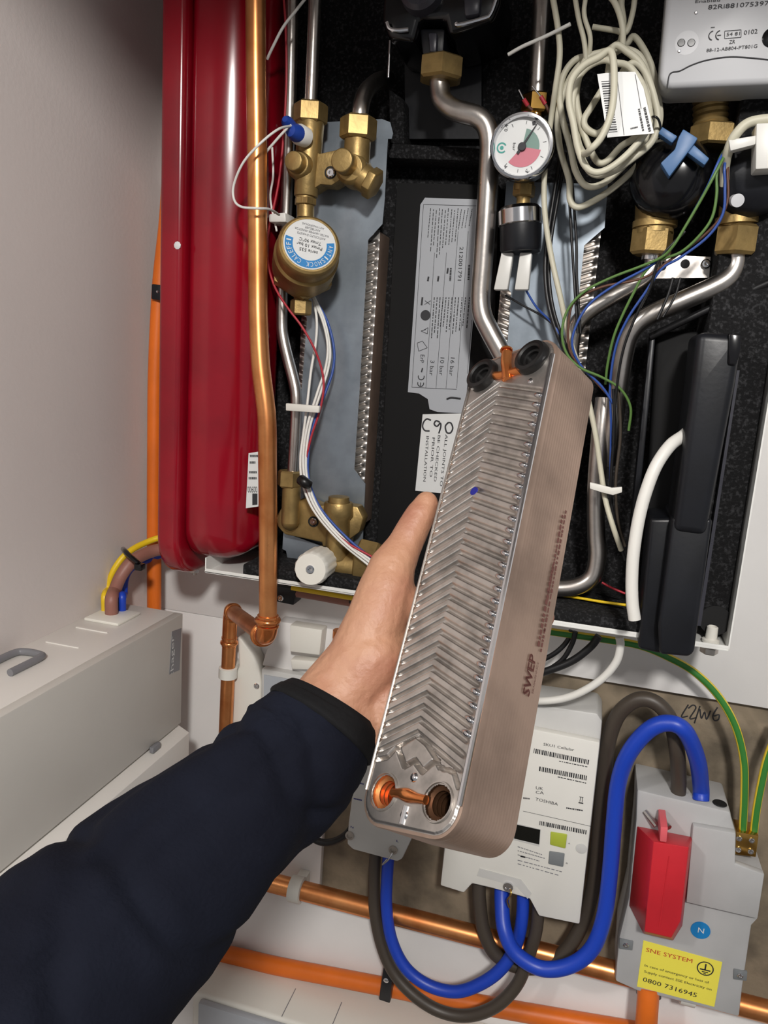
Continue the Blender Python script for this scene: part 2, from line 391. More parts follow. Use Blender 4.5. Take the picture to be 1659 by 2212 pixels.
jl = P(490, 1380, .04); c2 = V3((j1.x, j1.y, j1.z)); dn = (P(484, 1560, .04)-P(491, 1385, .04)).normalized()
fitting('elbow', 'copper_bright', c2+dn*.055, c2, c2-d*rr*2.0, rr*.98, cp)
MB().tube([c2+dn*.05, c2+dn*.055, c2+dn*.5], rr*.93, 24, 0).build('lower_pipe', 'copper', cp)
def pipe_clip(c, ax, r, wd, label, name='pipe_clip', base=True):
    c = V3(c); t = thing(name, (c.x, -.0006, c.z), label, 'pipe clip'); ax = V3(ax).normalized()
    MB().lathe(c-ax*wd/2, ax, [(r*1.03, 0), (r*1.34, .001), (r*1.34, wd-.001), (r*1.03, wd)], 28, closed=True).build('ring', 'clip_white', t)
    dy = -c.y
    sd = ax.cross(V3((0, 1, 0))).normalized()
    m = MB(); R = Matrix((sd, V3((0, 1, 0)), ax)).transposed()
    m.box(c+V3((0, (r*1.2+dy)/2-.0004, 0)), (r*1.3, dy-r*1.2-.0008, wd*.8), R); m.build('base', 'clip_white', t, bevel=.001); return t
cc = c2+dn*.095; pipe_clip(cc, dn, rr*.93, .017, 'white plastic clip round the upright copper pipe')

# ================================================================== bottom copper pipe, clips, orange conduits
hb = .036; A = P(560, 1917, hb); B = P(1700, 2214, hb); A = V3((XL+.02, -hb, .712)); B = V3((.45, -hb, .709))
rb = px(44, 1150, 2062, hb)/2
MB().tube([A, B], rb, 24, 0).build('copper_pipe', 'copper', label='copper pipe running level along the lower white board', category='pipe')
pc = P(640, 1940, hb); pipe_clip((pc.x, -hb, .711), (1, 0, 0), rb, .02, 'white plastic clip on the level copper pipe near the sleeve')
pc = P(1480, 2170, hb); pipe_clip((pc.x, -hb, .711), (1, 0, 0), rb, .02, 'white plastic clip on the level copper pipe below the grey cut-out')
pipe('orange_conduit', [(300, 2010, .02), (440, 2050, .02), (520, 2068, .02), (600, 2087, .02), (720, 2110, .02), (850, 2135, .02), (1000, 2163, .02), (1150, 2190, .02), (1300, 2216, .02), (1500, 2250, .02)], 34, 'orange', 'orange conduit curving along the lower board above the white box', 'conduit')
def strap_clip(poly, h, scr, label, r=.004):
    c = P(poly[0][0], poly[0][1], h); t = thing('conduit_clip', c, label, 'clip')
    MB().slab(poly, h, h-.0007).build('strap', 'black', t, bevel=.0015)
    s_ = P(scr[0], scr[1], h); MB().lathe(s_, (0, -1, 0), [(r, -.001), (r, .0004), (r*.6, .0014), (.0003, .0015)], 16).build('screw', 'chrome', t)
strap_clip([(829, 2083), (850, 2090), (842, 2168), (818, 2160)], .044, (834, 2118), 'black strap clip with screw on the orange conduit by the brown loop')
pipe('orange_conduit', [(368, 360, .05), (360, 480, .05), (345, 620, .05), (336, 800, .05), (334, 950, .05), (333, 1130, .05), (333, 1330, .05), (333, 1500, .05)], 34, 'orange', 'orange conduit running upright in the corner left of the red vessel', 'conduit')
strap_clip([(327, 613), (354, 616), (352, 650), (326, 646)], .066, (340, 630), 'black strap clip on the upright orange conduit', .002)
pipe('orange_conduit', [(1401, 2130, .05), (1399, 2170, .055), (1392, 2260, .06)], 46, 'orange', 'short orange conduit leaving the bottom of the grey cut-out', 'conduit')

# ================================================================== consumer unit on the left wall
XC = -.509; Z1 = 1.145; Z0 = .985; Y1 = -.11; Y0 = -.62
cu = thing('consumer_unit', (XL, -.36, .86), 'white metal consumer unit with grey front on the left wall', 'fuse box')
MB().bounds((XL, Y0, .80), (XC-.012, Y1, Z1-.002)).build('body', 'cu_white', cu, bevel=.001)
MB().bounds((XC-.0119, Y0, Z0), (XC, Y1, Z1)).build('front_cover', 'cu_grey', cu, bevel=.001)
MB().bounds((XL, Y0, Z1-.0019), (XC-.0121, Y1, Z1)).build('top_plate', 'cu_white', cu, bevel=.0005)
fl = MB().add([V3((x, y, z)) for y in (Y0, Y1) for x, z in ((XC-.0119, Z0-.0004), (XC+.013, Z0-.012), (XC+.013, .86), (XC-.0119, .80))],
              [(0, 1, 2, 3), (7, 6, 5, 4), (0, 4, 5, 1), (1, 5, 6, 2), (2, 6, 7, 3), (3, 7, 4, 0)]).build('flap', 'cu_white', cu, bevel=.0008)
q = PX(333, 1583, XC+.002)
MB().box((XC+.0035, q.y, Z0-.001), (.006, .018, .008)).build('latch', 'badge', fl, bevel=.001)
bd = MB().prism([PX(a, b_, XC+.0005) for a, b_ in ((372, 1364), (392, 1357), (388, 1447), (366, 1457))], (-.001, 0, 0)).build('badge', 'badge', cu)
M_ = MB(); a = PX(385, 1444, XC+.0012); b_ = PX(389, 1373, XC+.0012)
pa = V3((XC+.001, -.134, 1.068)); pb = V3((XC+.001, -.134, 1.122)); M_.text3(':hager', pa, pb, .0085, V3((1, 0, 0))); M_.build('printed_text', 'label', bd)
g = PZ(240, 1325, Z1); gp = MB().box((-.58, -.165, Z1+.002), (.05, .05, .004)).build('cable_gland', 'white_plastic', cu, bevel=.0012)
for yy in (-.215, -.27):
    MB().box((-.575, yy, Z1+.0006), (.045, .0025, .0012)).build('knockout', 'cu_white', cu)
M_ = MB(); hp_ = [V3((-.60, -.365, Z1+.004)), V3((-.60, -.322, Z1+.004)), V3((-.592, -.312, Z1+.004)), V3((-.572, -.312, Z1+.004)), V3((-.566, -.32, Z1+.004)), V3((-.566, -.365, Z1+.004))]
M_.tube(hp_, .0042, 10, 5); M_.build('lifting_loop', 'badge', cu)
# tails entering it
def onTop(x, y): return PZ(x, y, Z1+.004)
yb = V3((-.583, -.155, Z1)); 
def tail(name, m, wpx, pts, entry, label):
    p = [V3(entry), V3(entry)+V3((0, 0, .02))]+[P(*q) for q in pts]
    r = px(wpx, 260, 1220, .12)/2
    return MB().tube(p, r, 16, 8).build(name, m, label=label, category='cable')
def ent(x, y): q = PZ(x, y, Z1+.004); return q
tail('supply_cable', 'cable_yellow', 14, [(232, 1272, .13), (247, 1230, .125), (275, 1195, .11), (318, 1171, .08), (362, 1160, .06), (440, 1165, .03), (470, 1175, .024)], ent(226, 1318), 'yellow cable arching into the top of the consumer unit')
tail('supply_cable', 'cable_brown', 27, [(248, 1275, .14), (262, 1243, .135), (287, 1212, .12), (325, 1192, .09), (365, 1186, .07), (440, 1190, .035), (470, 1200, .03)], ent(241, 1325), 'thick brown cable arching into the top of the consumer unit')
tail('supply_cable', 'cable_blue', 17, [(267, 1285, .12), (270, 1250, .11), (285, 1226, .095), (320, 1208, .06), (352, 1196, .05), (385, 1180, .04)], ent(264, 1318), 'blue cable behind the brown one at the consumer unit')
M_ = MB(); c = P(291, 1213, .147)
tie = thing('cable_tie', c, 'black cable tie round the yellow and brown cables', 'cable tie')
MB().tube([P(266, 1186, .10), P(270, 1190, .130), P(278, 1199, .140), P(290, 1209, .142), P(299, 1217, .138), P(303, 1222, .10)], .0034, 8, 5).build('band', 'black_gloss', tie)
MB().box(P(302, 1224, .14), (.011, .012, .009)).build('head', 'black_gloss', tie, bevel=.002)
# ================================================================== plate heat exchangers on their brackets (inside the case)
def chevron_front(Pf, W, L, pitch, slope, apex, amp, nu, nv, u0, u1, v0, v1, holes=(), flip=1, land=.62):
    """pressed plate as a height field in (u, v); Pf maps (u, v, n) to the world"""
    m = MB(); idx = {}
    def hgt(u, v):
        if not (v0 < v < v1): return 0
        e = min(u-u0, u1-u)
        if e <= 0: return 0
        ph = ((v + flip*slope*abs(u-apex))/pitch) % 1.0
        t = abs(ph-.5)*2                                 # 1 at groove centre, 0 on the land
        g = .5-.5*math.cos(math.pi*t) if land < .3 else max(0, min(1, (t-land)/(1-land)*1.6))**1.0
        return -amp*g*min(1, e/.004)*min(1, (v-v0)/.004, (v1-v)/.004)
    for i in range(nu+1):
        for j in range(nv+1):
            u = W*i/nu; v = L*j/nv; idx[i, j] = len(m.v); m.v.append(Pf(u, v, hgt(u, v)))
    for i in range(nu):
        for j in range(nv):
            uc = W*(i+.5)/nu; vc = L*(j+.5)/nv
            if any((uc-a)**2+(vc-b)**2 < r*r for a, b, r in holes): continue
            m.f.append([idx[i, j], idx[i+1, j], idx[i+1, j+1], idx[i, j+1]])
    return m
def mounted(xl, xr, zb, zt, hf, label, name='plate_heat_exchanger'):
    W, L = xr-xl, zt-zb; t = thing(name, ((xl+xr)/2, -.017, zb), label, 'heat exchanger')
    Pf = lambda u, v, n: V3((xl+u, -hf-n, zb+v))
    chevron_front(Pf, W, L, .0112, .35, W/2, -.0055, 60, 380, .0005, W-.0005, .01, L-.01, flip=-1, land=.2).build('front_plate', 'steel_plate', t, ang=80)
    MB().bounds((xl+.001, -hf+.0036, zb+.001), (xr-.001, -.017, zt-.001)).build('plate_stack', 'steel_side', t, bevel=.002); return t
x1r = P(805, 760, .066).x; mounted(P(648, 760, .066).x, x1r, 1.285, 1.652, .066, 'ribbed steel plate exchanger behind the left grey bracket')
mounted(P(1080, 640, .066).x, P(1288, 590, .066).x, 1.36, 1.66, .066, 'ribbed steel plate exchanger behind the right grey bracket')
MB().slab([(640, 268), (735, 262), (825, 257), (843, 264), (849, 288), (846, 300), (838, 300), (836, 330), (831, 430), (826, 484), (795, 518), (776, 849), (765, 1014), (789, 1045), (783, 1180), (612, 1180), (616, 1130), (650, 1120), (651, 849), (663, 690), (640, 600)], .079, .0016).build('bracket_plate', 'galv', label='left galvanised bracket plate under the brass valves', category='bracket')
MB().slab([(1094, 392), (1313, 398), (1306, 492), (1262, 530), (1252, 625), (1236, 780), (1222, 900), (1085, 900), (1092, 800), (1104, 632), (1078, 600)], .079, .0016).build('bracket_plate', 'galv', label='right galvanised bracket plate below the pressure gauge', category='bracket')

# ================================================================== rating label and sticker on the inner panel
MB().slab([(858, 395), (1078, 400), (1050, 1250), (812, 1215)], .034, .017).build('inner_panel', 'black_matt', label='flat black panel behind the rating label', category='panel')
hr = .0352
rl = thing('rating_label', P(940, 640, .0341), 'tall silver rating label printed sideways behind the bent steel pipe', 'label')
MB().slab([(918, 427), (1036, 431), (1030, 600), (1008, 850), (1004, 893), (945, 890), (928, 884), (924, 862), (905, 850), (881, 847), (894, 660), (908, 442)], hr, .001).build('label_sheet', 'label_silver', rl)
k = MB(); s0 = 4.81
def L3(x, y): return (870+x/s0, 400+y/s0)
for i, x0 in enumerate((270, 300, 330, 362, 392, 424, 455, 490, 520, 555, 590, 625, 660, 700)):
    k.microtext(L3(x0+20, 240+i % 3*10), L3(x0-12, (560, 700, 640, 780, 720, 660, 640, 620, 600, 590, 460, 450, 440, 430)[i]), hr, 1.6, i)
k.text('212001791', L3(592, 640), L3(570, 990), hr, 8.5)
for (x, y, y2) in ((500, 860, 1000), (470, 860, 920), (372, 945, 1000), (268, 950, 1000), (690, 830, 990)): k.microtext(L3(x, y), L3(x-8, y2), hr, 4, x)
for i, x0 in enumerate((320, 350, 380, 412, 442, 472, 505, 540, 572, 608, 645, 685)):
    k.microtext(L3(x0+8, 1165), L3(x0-22, (1590, 1540, 1590, 1480, 1470, 1540, 1500, 1545, 1520, 1530, 1460, 1500)[i]), hr, 2.0, 40+i)
k.text('ErP', L3(186, 1760), L3(178, 1845), hr, 9); k.text('3 bar', L3(290, 1820), L3(276, 1975), hr, 9); k.text('10 bar', L3(392, 1790), L3(378, 1975), hr, 9); k.text('16 bar', L3(500, 1790), L3(482, 1980), hr, 9)
k.ruled(L3(205, 1165), L3(195, 1248), hr, 4); k.ruled(L3(206, 1900), L3(194, 1945), hr, 3)
def arc3(mb, c, r, a0, a1, h, th):                     # printed arc, radius and thickness in pixels
    s_ = px(1, c[0], c[1], h); cc = P(c[0], c[1], h+.0004); mb.disc(cc, (1, 0, 0), (0, 0, -1), (r+th/2)*s_, math.radians(a0), math.radians(a1), (r-th/2)*s_, 20)
arc3(k, L3(192, 1990), 6.5, -20, 200, hr, 2); arc3(k, L3(186, 2060), 6.5, -20, 200, hr, 2); k.ruled(L3(186, 2050), L3(183, 2085), hr, 1.8)
arc3(k, L3(236, 1352), 5.5, 0, 360, hr, 11)
for a, b in (((212, 1510), (262, 1480)), ((262, 1480), (256, 1545)), ((256, 1545), (190, 1515)), ((190, 1515), (240, 1500)), ((150, 1640), (205, 1620)), ((205, 1620), (255, 1690)), ((255, 1690), (165, 1725)), ((165, 1725), (150, 1640)), ((225, 1240), (292, 1200)), ((230, 1200), (285, 1240))): k.ruled(L3(*a), L3(*b), hr, 1.1)
for x0, x1_ in ((330, 240), (455, 345), (575, 450), (680, 560)): k.ruled(L3(x0, 700 if x0 < 500 else 480), L3(x1_, 2110), hr, .8)
k.ruled(L3(215, 200), L3(95, 2100), hr, .9); k.ruled(L3(95, 2100), L3(560, 2122), hr, .9); k.ruled(L3(718, 1400), L3(670, 1960), hr, .8); k.ruled(L3(215, 200), L3(770, 215), hr, .8)
k.build('printed_text', 'ink', rl)
MB().tube(PP([(995, 861), (975, 859), (965, 862)], hr+.001), .0011, 8, 4).build('printed_hook', 'ink', rl)
hc = .0352
cs = thing('sticker', P(925, 980, .0341), 'small pale check sticker marked C90 beside the thumb', 'label')
MB().slab([(913, 895), (1010, 893), (1000, 1070), (897, 1060)], hc, .001).build('label_sheet', 'label', cs)
k = MB()
for pts in ([(931, 908), (922, 905), (915, 912), (913, 922), (918, 930), (928, 931)], [(950, 912), (942, 909), (938, 916), (944, 921), (951, 914), (952, 922), (948, 936)], [(968, 913), (962, 921), (965, 934), (973, 935), (978, 925), (974, 914), (967, 913)]): k.tube(PP(pts, hc+.0002), .0010, 6, 6)
k.text('ALL JOINTS TO', (962, 938), (950, 1050), hc, 6); k.text('BE CHECKED', (946, 940), (937, 1040), hc, 6); k.text('PRIOR TO', (934, 945), (928, 1030), hc, 6); k.text('INSTALLATION', (921, 942), (914, 1040), hc, 6)
k.build('printed_text', 'ink', cs)

# ================================================================== steel pipes
hS = .105
pipe('steel_pipe', [(681, -30), (678, 60), (674, 160), (670, 250)], 28, 'steel', 'straight steel pipe dropping into the upper left brass nut', 'pipe', h=.115)
pipe('steel_pipe', [(632, -30, .11), (629, 130, .11), (625, 280, .11), (619, 440, .1), (612, 580, .1), (609, 690, .1), (612, 730, .102), (622, 775, .105), (636, 830, .108), (640, 865, .11), (638, 930, .11), (632, 1030, .11)], 27, 'steel', 'thin steel pipe with a bend running down beside the copper pipe', 'pipe')
pipe('steel_pipe', [(776, 275, .115), (779, 235, .115), (790, 200, .095), (812, 178, .06), (838, 168, .03)], 36, 'steel', 'steel stub curving back from the second brass nut', 'pipe')
pipe('steel_pipe', [(949, 150, .11), (950, 190, .11), (956, 216, .112), (975, 234, .115), (1000, 243, .117), (1030, 252, .118), (1050, 272, .118), (1058, 310, .118), (1055, 380, .117), (1049, 480, .115), (1043, 570, .113), (1038, 640, .112), (1042, 680, .112), (1058, 715, .112), (1085, 765, .112), (1110, 815, .112)], 44, 'steel', 'bent steel pipe from the big brass nut down past the rating label', 'pipe', at=8)
pipe('steel_pipe', [(1172, -30), (1168, 40), (1164, 120), (1159, 225)], 38, 'steel', 'upright steel pipe above the pressure gauge', 'pipe', h=.085)
pipe('steel_pipe', [(1412, 548, .11), (1408, 580, .11), (1384, 605, .112), (1324, 640, .112), (1278, 668, .112), (1247, 698, .11), (1235, 740, .108), (1230, 830, .105), (1222, 930, .1)], 36, 'steel', 'angled steel pipe from the left zone valve behind the green wires', 'pipe', at=3)
pipe('steel_pipe', [(1591, 535, .12), (1589, 575, .12), (1560, 610, .122), (1469, 652, .122), (1395, 686, .12), (1362, 720, .118), (1348, 765, .115), (1336, 840, .11), (1322, 940, .1), (1312, 1000, .09)], 43, 'steel', 'angled steel pipe from the right zone valve', 'pipe', at=3)
pipe('steel_pipe', [(1306, 860, .095), (1296, 950, .1), (1288, 1060, .1), (1288, 1150, .1), (1290, 1205, .102), (1278, 1248, .104), (1240, 1268, .105), (1180, 1270, .105), (1120, 1262, .105)], 38, 'steel', 'steel pipe turning under the hand held exchanger', 'pipe', at=4)

# ================================================================== upper left brass manifold
def screw(c, r, parent, ax=(0, -1, 0)):
    t = MB().lathe(c, ax, [(r, -.002), (r, .0005), (r*.75, .0016), (r*.35, .0016), (r*.3, .0006), (.0002, .0005)], 18); return t.build('screw', 'chrome', parent)
def hexv(c, wpx, hpx, h, m, name, parent, ph=.3):
    q = P(c[0], c[1], h); return MB().hexa(q, (0, 0, 1), px(wpx, *c, h)/2, px(hpx, *c, h), .1, ph).build(name, m, parent, ang=30)
mf = thing('brass_manifold', P(700, 430, .1), 'cast brass valve manifold with two hex nuts on the upper left bracket', 'valve')
hm = .115
hexv((671, 246), 74, 42, hm, 'brass', 'union_nut', mf); hexv((774, 278), 80, 46, hm, 'brass', 'union_nut', mf)
M_ = MB(); S = lambda n: px(n, 680, 350, hm)
M_.cyl(P(671, 262, hm), P(661, 425, hm), S(30), S(26)); M_.lathe(P(655, 362, hm), (0, -1, 0), [(S(32), -.01), (S(30), .012), (S(24), .018)], 24)
M_.lathe(P(655, 362, hm), (0, -1, 0), [(S(21), .015), (S(20), .030), (S(18.5), .031)], 28)
M_.cyl(P(773, 298, hm), P(768, 375, hm), S(28), S(28)); M_.lathe(P(764, 368, hm), (0, -1, 0), [(S(36), -.012), (S(34), .01), (S(27), .015)], 24)
M_.lathe(P(757, 361, hm), (0, -1, 0), [(S(24.5), .012), (S(24), .030), (S(22), .0315)], 28)
M_.cyl(P(770, 372, hm), P(803, 398, hm), S(30), S(27)); M_.hexa(P(804, 396, hm), (P(830, 412, hm)-P(770, 375, hm)), S(33), S(22))
M_.slab([(672, 320), (690, 332), (735, 322), (752, 332), (752, 385), (735, 388), (716, 400), (692, 398), (670, 412)], hm+.006, .026)
M_.build('body', 'brass', mf, bevel=.0015, ang=45)
MB().lathe(P(714, 373, hm+.006), (0, -1, 0), [(S(13), 0), (S(13), .001)], 24).build('recess_shade', 'hole_shade', mf); screw(P(714, 373, hm+.0075), S(10), mf)  # black disc paints the shade of the recess round the screw
M_ = MB(); M_.cyl(P(660, 418, hm), P(660, 440, hm), S(22)); M_.cyl(P(660, 440, hm), P(660, 470, hm), S(19)); M_.hexa(P(660, 436, hm), (0, 0, 1), S(25), S(16)); M_.build('outlet_neck', 'brass', mf)
t = thing('test_cap', P(650, 292, .15), 'dark blue cap with a white collar on the brass manifold side', 'cap')
ax = (P(632, 285, .155)-P(664, 300, .13)).normalized()
MB().lathe(P(660, 297, .132), ax, [(S(20), 0), (S(21), .012), (S(18), .016)], 24).build('collar', 'white_metal', t); MB().lathe(P(652, 293, .14), ax, [(S(17), .0), (S(17.5), .012), (S(12), .02), (S(3), .022)], 24).build('cap', 'blue_cap', t)
MB().lathe(P(622, 266, .145), (0, -1, .2), [(S(14), -.006), (S(12), .004), (S(6), .009)], 20).build('strap_ear', 'blue_cap', t)

# ================================================================== water hammer arrestor with round label
ar = thing('hammer_arrestor', P(655, 660, .12), 'round brass shock arrestor with white and blue disc label', 'valve')
fc = P(669, 528, .168); bc = P(655, 578, .118); ax = (fc-bc).normalized(); Lh = (fc-bc).length; s_ = px(1, 669, 528, .168)
MB().lathe(bc, ax, [(s_*40, -.02), (s_*62, -.012), (s_*72, 0), (s_*73, Lh*.55), (s_*68, Lh*.6), (s_*69, Lh*.9), (s_*66, Lh*.97), (s_*61, Lh), (s_*57.5, Lh), (s_*57.5, Lh-.0012)], 48).build('body', 'brass', ar, ang=28)
M_ = MB(); M_.hexa(bc-ax*.004, ax, s_*76, .016, .15); M_.build('hex_collar', 'brass', ar, ang=30)
M_ = MB(); M_.cyl(P(654, 610, .118), P(650, 655, .115), s_*20, s_*17); M_.build('neck', 'brass', ar); hexv((650, 664), 46, 32, .115, 'brass', 'end_nut', ar)
lx = V3((1, 0, 0)); lx = (lx-ax*lx.dot(ax)).normalized(); lz = lx.cross(ax); lz = -lz if lz.z < 0 else lz
cF = fc+ax*.0004; LB = MB().lathe(fc-ax*.001, ax, [(s_*57, 0), (s_*57, .0012)], 48).build('disc_label', 'label', ar)
MB().disc(cF, lx, lz, s_*54, math.radians(172), math.radians(378), s_*37, 40).build('blue_band', 'label_blue', LB)
def arctext(mb, body, r, a0, a1, hgt, c, flipped=True):
    n = len(body)
    for i, ch in enumerate(body):
        a = math.radians(a0+(a1-a0)*(i+.5)/n)
        if ch == ' ': continue
        rad = lx*math.cos(a)+lz*math.sin(a); tan = -lx*math.sin(a)+lz*math.cos(a)
        if a1 < a0: tan = -tan
        wd = abs(math.radians(a1-a0))*r/n*.74*(.5 if ch == 'I' else 1)
        p = c+rad*r-tan*wd/2; upv = ax.cross(tan)
        mb.text3(ch, p, p+tan*wd, hgt, ax)
cT = fc+ax*.0008; k = MB(); arctext(k, 'ANTISHOCK CALEFFI', s_*40.5, 372, 176, s_*11, cT); k.build('band_text', 'label', LB)
k = MB()
def flipline(body, yoff, w_, hh):                        # reads upside down
    c = cT-lz*yoff*s_; k.text3(body, c+lx*w_/2*s_, c-lx*w_/2*s_, hh*s_, ax)
flipline('serie 535', 12, 40, 7.5); flipline('Pmax 10 bar', 1, 56, 7.5); flipline('Tmax 90°C', -10, 48, 7.5)
k.build('main_text', 'ink', LB); k = MB()
flipline('ANTICOLPO D\'ARIETE', -22, 62, 5); flipline('WATER HAMMER ARRESTOR', -30.5, 76, 5); flipline('ANTIBELIER', -38, 34, 5); flipline('ANTI-WASSERSCHLAG', -45, 48, 4.5); k.build('small_text', 'ink_grey', LB)

# ================================================================== lower brass manifold with white knob
lm = thing('brass_manifold', P(690, 1220, .09), 'cast brass valve block with two ports above the white knob', 'valve')
hm = .105; S = lambda n: px(n, 690, 1130, hm)
hexv((626, 1034), 54, 36, hm+.004, 'brass', 'union_nut', lm, .1)
M_ = MB(); M_.slab([(595, 1118), (607, 1098), (620, 1090), (660, 1075), (690, 1092), (740, 1090), (772, 1095), (785, 1120), (776, 1150), (755, 1165), (745, 1205), (700, 1205), (695, 1172), (640, 1160), (615, 1155), (600, 1138)], hm, .022)
M_.build('flange', 'brass', lm, bevel=.002)
M_ = MB(); c0 = P(630, 1050, hm+.004); c1_ = P(627, 1128, hm+.004)
M_.tube([c0, c1_], S(20), 24, 0); M_.lathe(c1_, c1_-c0, [(S(20), 0), (S(18), S(7)), (S(11), S(15)), (S(2), S(19))], 24); M_.build('inlet_port', 'brass', lm, ang=50)
M_ = MB(); M_.lathe(P(728, 1205, hm+.006), P(732, 1080, hm+.006)-P(728, 1205, hm+.006), [(S(26), 0), (S(25), S(85)), (S(32), S(95)), (S(31), S(118)), (S(29), S(122)), (S(24), S(122)), (S(23), S(116)), (S(22), S(133)), (S(20), S(134))], 32)
M_.build('check_port', 'brass', lm, ang=40); 
M_ = MB(); M_.cyl(P(700, 1215, hm), P(790, 1228, hm), S(34)); M_.hexa(P(795, 1210, hm+.004), (1, 0, -.1), S(46), S(46), .1, .2); M_.build('outlet', 'brass', lm, ang=35)
MB().lathe(P(677, 1127, hm), (0, -1, 0), [(S(12), -.001), (S(12), .0006)], 24).build('recess_shade', 'hole_shade', lm); screw(P(677, 1127, hm+.001), S(8.5), lm)  # recess shade painted as a black disc behind the screw
MB().slab([(612, 1150), (640, 1160), (690, 1178), (690, 1225), (640, 1222), (622, 1212), (618, 1190), (610, 1186)], .09, .002).build('bracket_foot', 'galv', lm)
kc = P(670, 1230, .172); kb = P(694, 1214, .125); ax = (kc-kb).normalized(); Lk = (kc-kb).length; s_ = px(1, 670, 1230, .172)
M_ = MB(); b0 = len(M_.v); n = 60
up_ = V3((0, 0, 1)); aa = (up_-ax*up_.dot(ax)).normalized(); bb = ax.cross(aa)
prof = [(33, 0), (38, .05), (38.5, .8), (37, .95), (34, 1), (10, 1)]
for r, tt in prof:
    for j in range(n):
        an = 2*math.pi*j/n; q = r*(1-.035*(1 if (j//2) % 2 else 0)) if .03 < tt < .96 else r
        M_.v.append(kb+ax*Lk*tt+(aa*math.cos(an)+bb*math.sin(an))*q*s_)
for i in range(len(prof)-1):
    for j in range(n): M_.f.append([i*n+j, i*n+(j+1) % n, (i+1)*n+(j+1) % n, (i+1)*n+j])
M_.f.append(list(range((len(prof)-1)*n, len(prof)*n))); M_.f.append(list(range(n))[::-1])
kn = M_.build('knob', 'white_plastic', lm, ang=30, label='white ribbed round knob'); MB().lathe(kc, ax, [(s_*10, -.001), (s_*9.5, .0012), (s_*7, .0016), (s_*3, .0008), (.0002, .0008)], 20).build('screw', 'chrome', kn)
MB().cyl(kb-ax*.03, kb+ax*.001, s_*16).build('spindle', 'steel', kn); MB().lathe(kb-ax*.006, ax, [(s_*36, 0), (s_*36, .005)], 30).build('seal_ring', 'black_rubber', kn)
# ================================================================== pressure gauge and sensor
gg = thing('pressure_gauge', P(1130, 400, .12), 'round pressure gauge with white dial, green and red sectors', 'gauge')
gc = P(1127, 315, .165); gb = P(1133, 330, .125); ax = (gc-gb).normalized(); Lg = (gc-gb).length; s_ = px(1, 1127, 315, .165)
MB().lathe(gb, ax, [(s_*40, -.004), (s_*66, 0), (s_*68, Lg*.7), (s_*60, Lg*.75)], 40).build('housing', 'black', gg)
MB().lathe(gc, ax, [(s_*67, -.012), (s_*69, -.010), (s_*69, -.002), (s_*66, .0015), (s_*61, .0018), (s_*58, -.003), (s_*58, -.012)], 48, cap=False).build('bezel', 'chrome', gg, ang=50)
MB().lathe(gc, ax, [(s_*60, -.008), (s_*60, -.006)], 48).build('dial', 'label', gg)
lx = (V3((1, 0, 0))-ax*ax.x).normalized(); lz = ax.cross(lx); lz = -lz if lz.z < 0 else lz
df = gc-ax*.0056
dial = [o for o in gg.children if o.name.startswith('dial')][0]
D = math.radians
MB().disc(df, lx, lz, s_*37, D(-8), D(80), s_*2, 24).build('green_sector', 'dial_green', dial); MB().disc(df, lx, lz, s_*41, D(-132), D(-8), s_*2, 28).build('red_sector', 'dial_red', dial)
lg = df-lx*s_*44-lz*s_*2; k = MB(); k.disc(lg, lx, lz, s_*11, D(30), D(320), s_*8, 24); k.disc(lg, lx, lz, s_*4, 0, 6.3, 0, 16); k.build('printed_logo', 'teal', dial)
k = MB()
for a, body in ((138, '0.4'), (66, '1'), (-72, '3'), (-128, '4')):
    p = df+lx*s_*46*math.cos(D(a))+lz*s_*46*math.sin(D(a)); tv = lx*math.sin(D(a+40))-lz*math.cos(D(a+40)); k.text3(body, p, p+tv*s_*(7 if len(body) < 2 else 13), s_*8, ax)
k.text3('bar', df-lx*s_*20+lz*s_*8, df-lx*s_*20-lz*s_*8, s_*6, ax)
for a in range(-132, 150, 36): 
    d_ = lx*math.cos(D(a))+lz*math.sin(D(a)); t_ = lx*-math.sin(D(a))+lz*math.cos(D(a)); k.add([df+d_*s_*45-t_*s_*.5, df+d_*s_*52-t_*s_*.5, df+d_*s_*52+t_*s_*.5, df+d_*s_*45+t_*s_*.5], [(0, 1, 2, 3)])
k.build('printed_scale', 'ink', dial)
nd = df+ax*.0015; dv = (lx*.53+lz*.85).normalized(); tv = lx*dv.dot(lz)-lz*dv.dot(lx)
M_ = MB(); M_.prism([nd-dv*s_*16-tv*s_*3, nd-dv*s_*16+tv*s_*3, nd+dv*s_*54+tv*s_*.8, nd+dv*s_*54-tv*s_*.8], ax*.0006); M_.lathe(nd, ax, [(s_*9, 0), (s_*8, .0015)], 20); M_.build('needle', 'ink', gg)
hg = .12; S = lambda n: px(n, 1130, 420, hg)
gf = thing('brass_union', P(1130, 440, .11), 'brass union under the pressure gauge', 'fitting')
MB().cyl(P(1133, 380, hg), P(1131, 412, hg), S(22)).build('stem', 'brass', gf); hexv((1132, 412), 48, 26, hg, 'brass', 'hex_nut', gf); MB().cyl(P(1131, 422, hg), P(1130, 445, hg), S(15)).build('neck', 'brass', gf)
bu = thing('brass_union', P(1158, 240, .085), 'bright brass nut above the pressure gauge', 'fitting')
hexv((1158, 225), 62, 40, .09, 'brass_bright', 'hex_nut', bu); MB().cyl(P(1158, 240, .09), P(1157, 300, .09), S(18)).build('stem', 'brass_bright', bu)
sn = thing('pressure_sensor', P(1125, 545, .1), 'black pressure sensor with a chrome collar and two white plugs', 'sensor')
q0, q1 = P(1125, 545, .118), P(1125, 455, .118)
MB().lathe(q0, q1-q0, [(S(42), 0), (S(45), .003), (S(45), (q1-q0).length*.75), (S(40), (q1-q0).length*.8)], 36).build('body', 'black', sn)
q0, q1 = P(1124, 488, .118), P(1123, 448, .118); L_ = (q1-q0).length
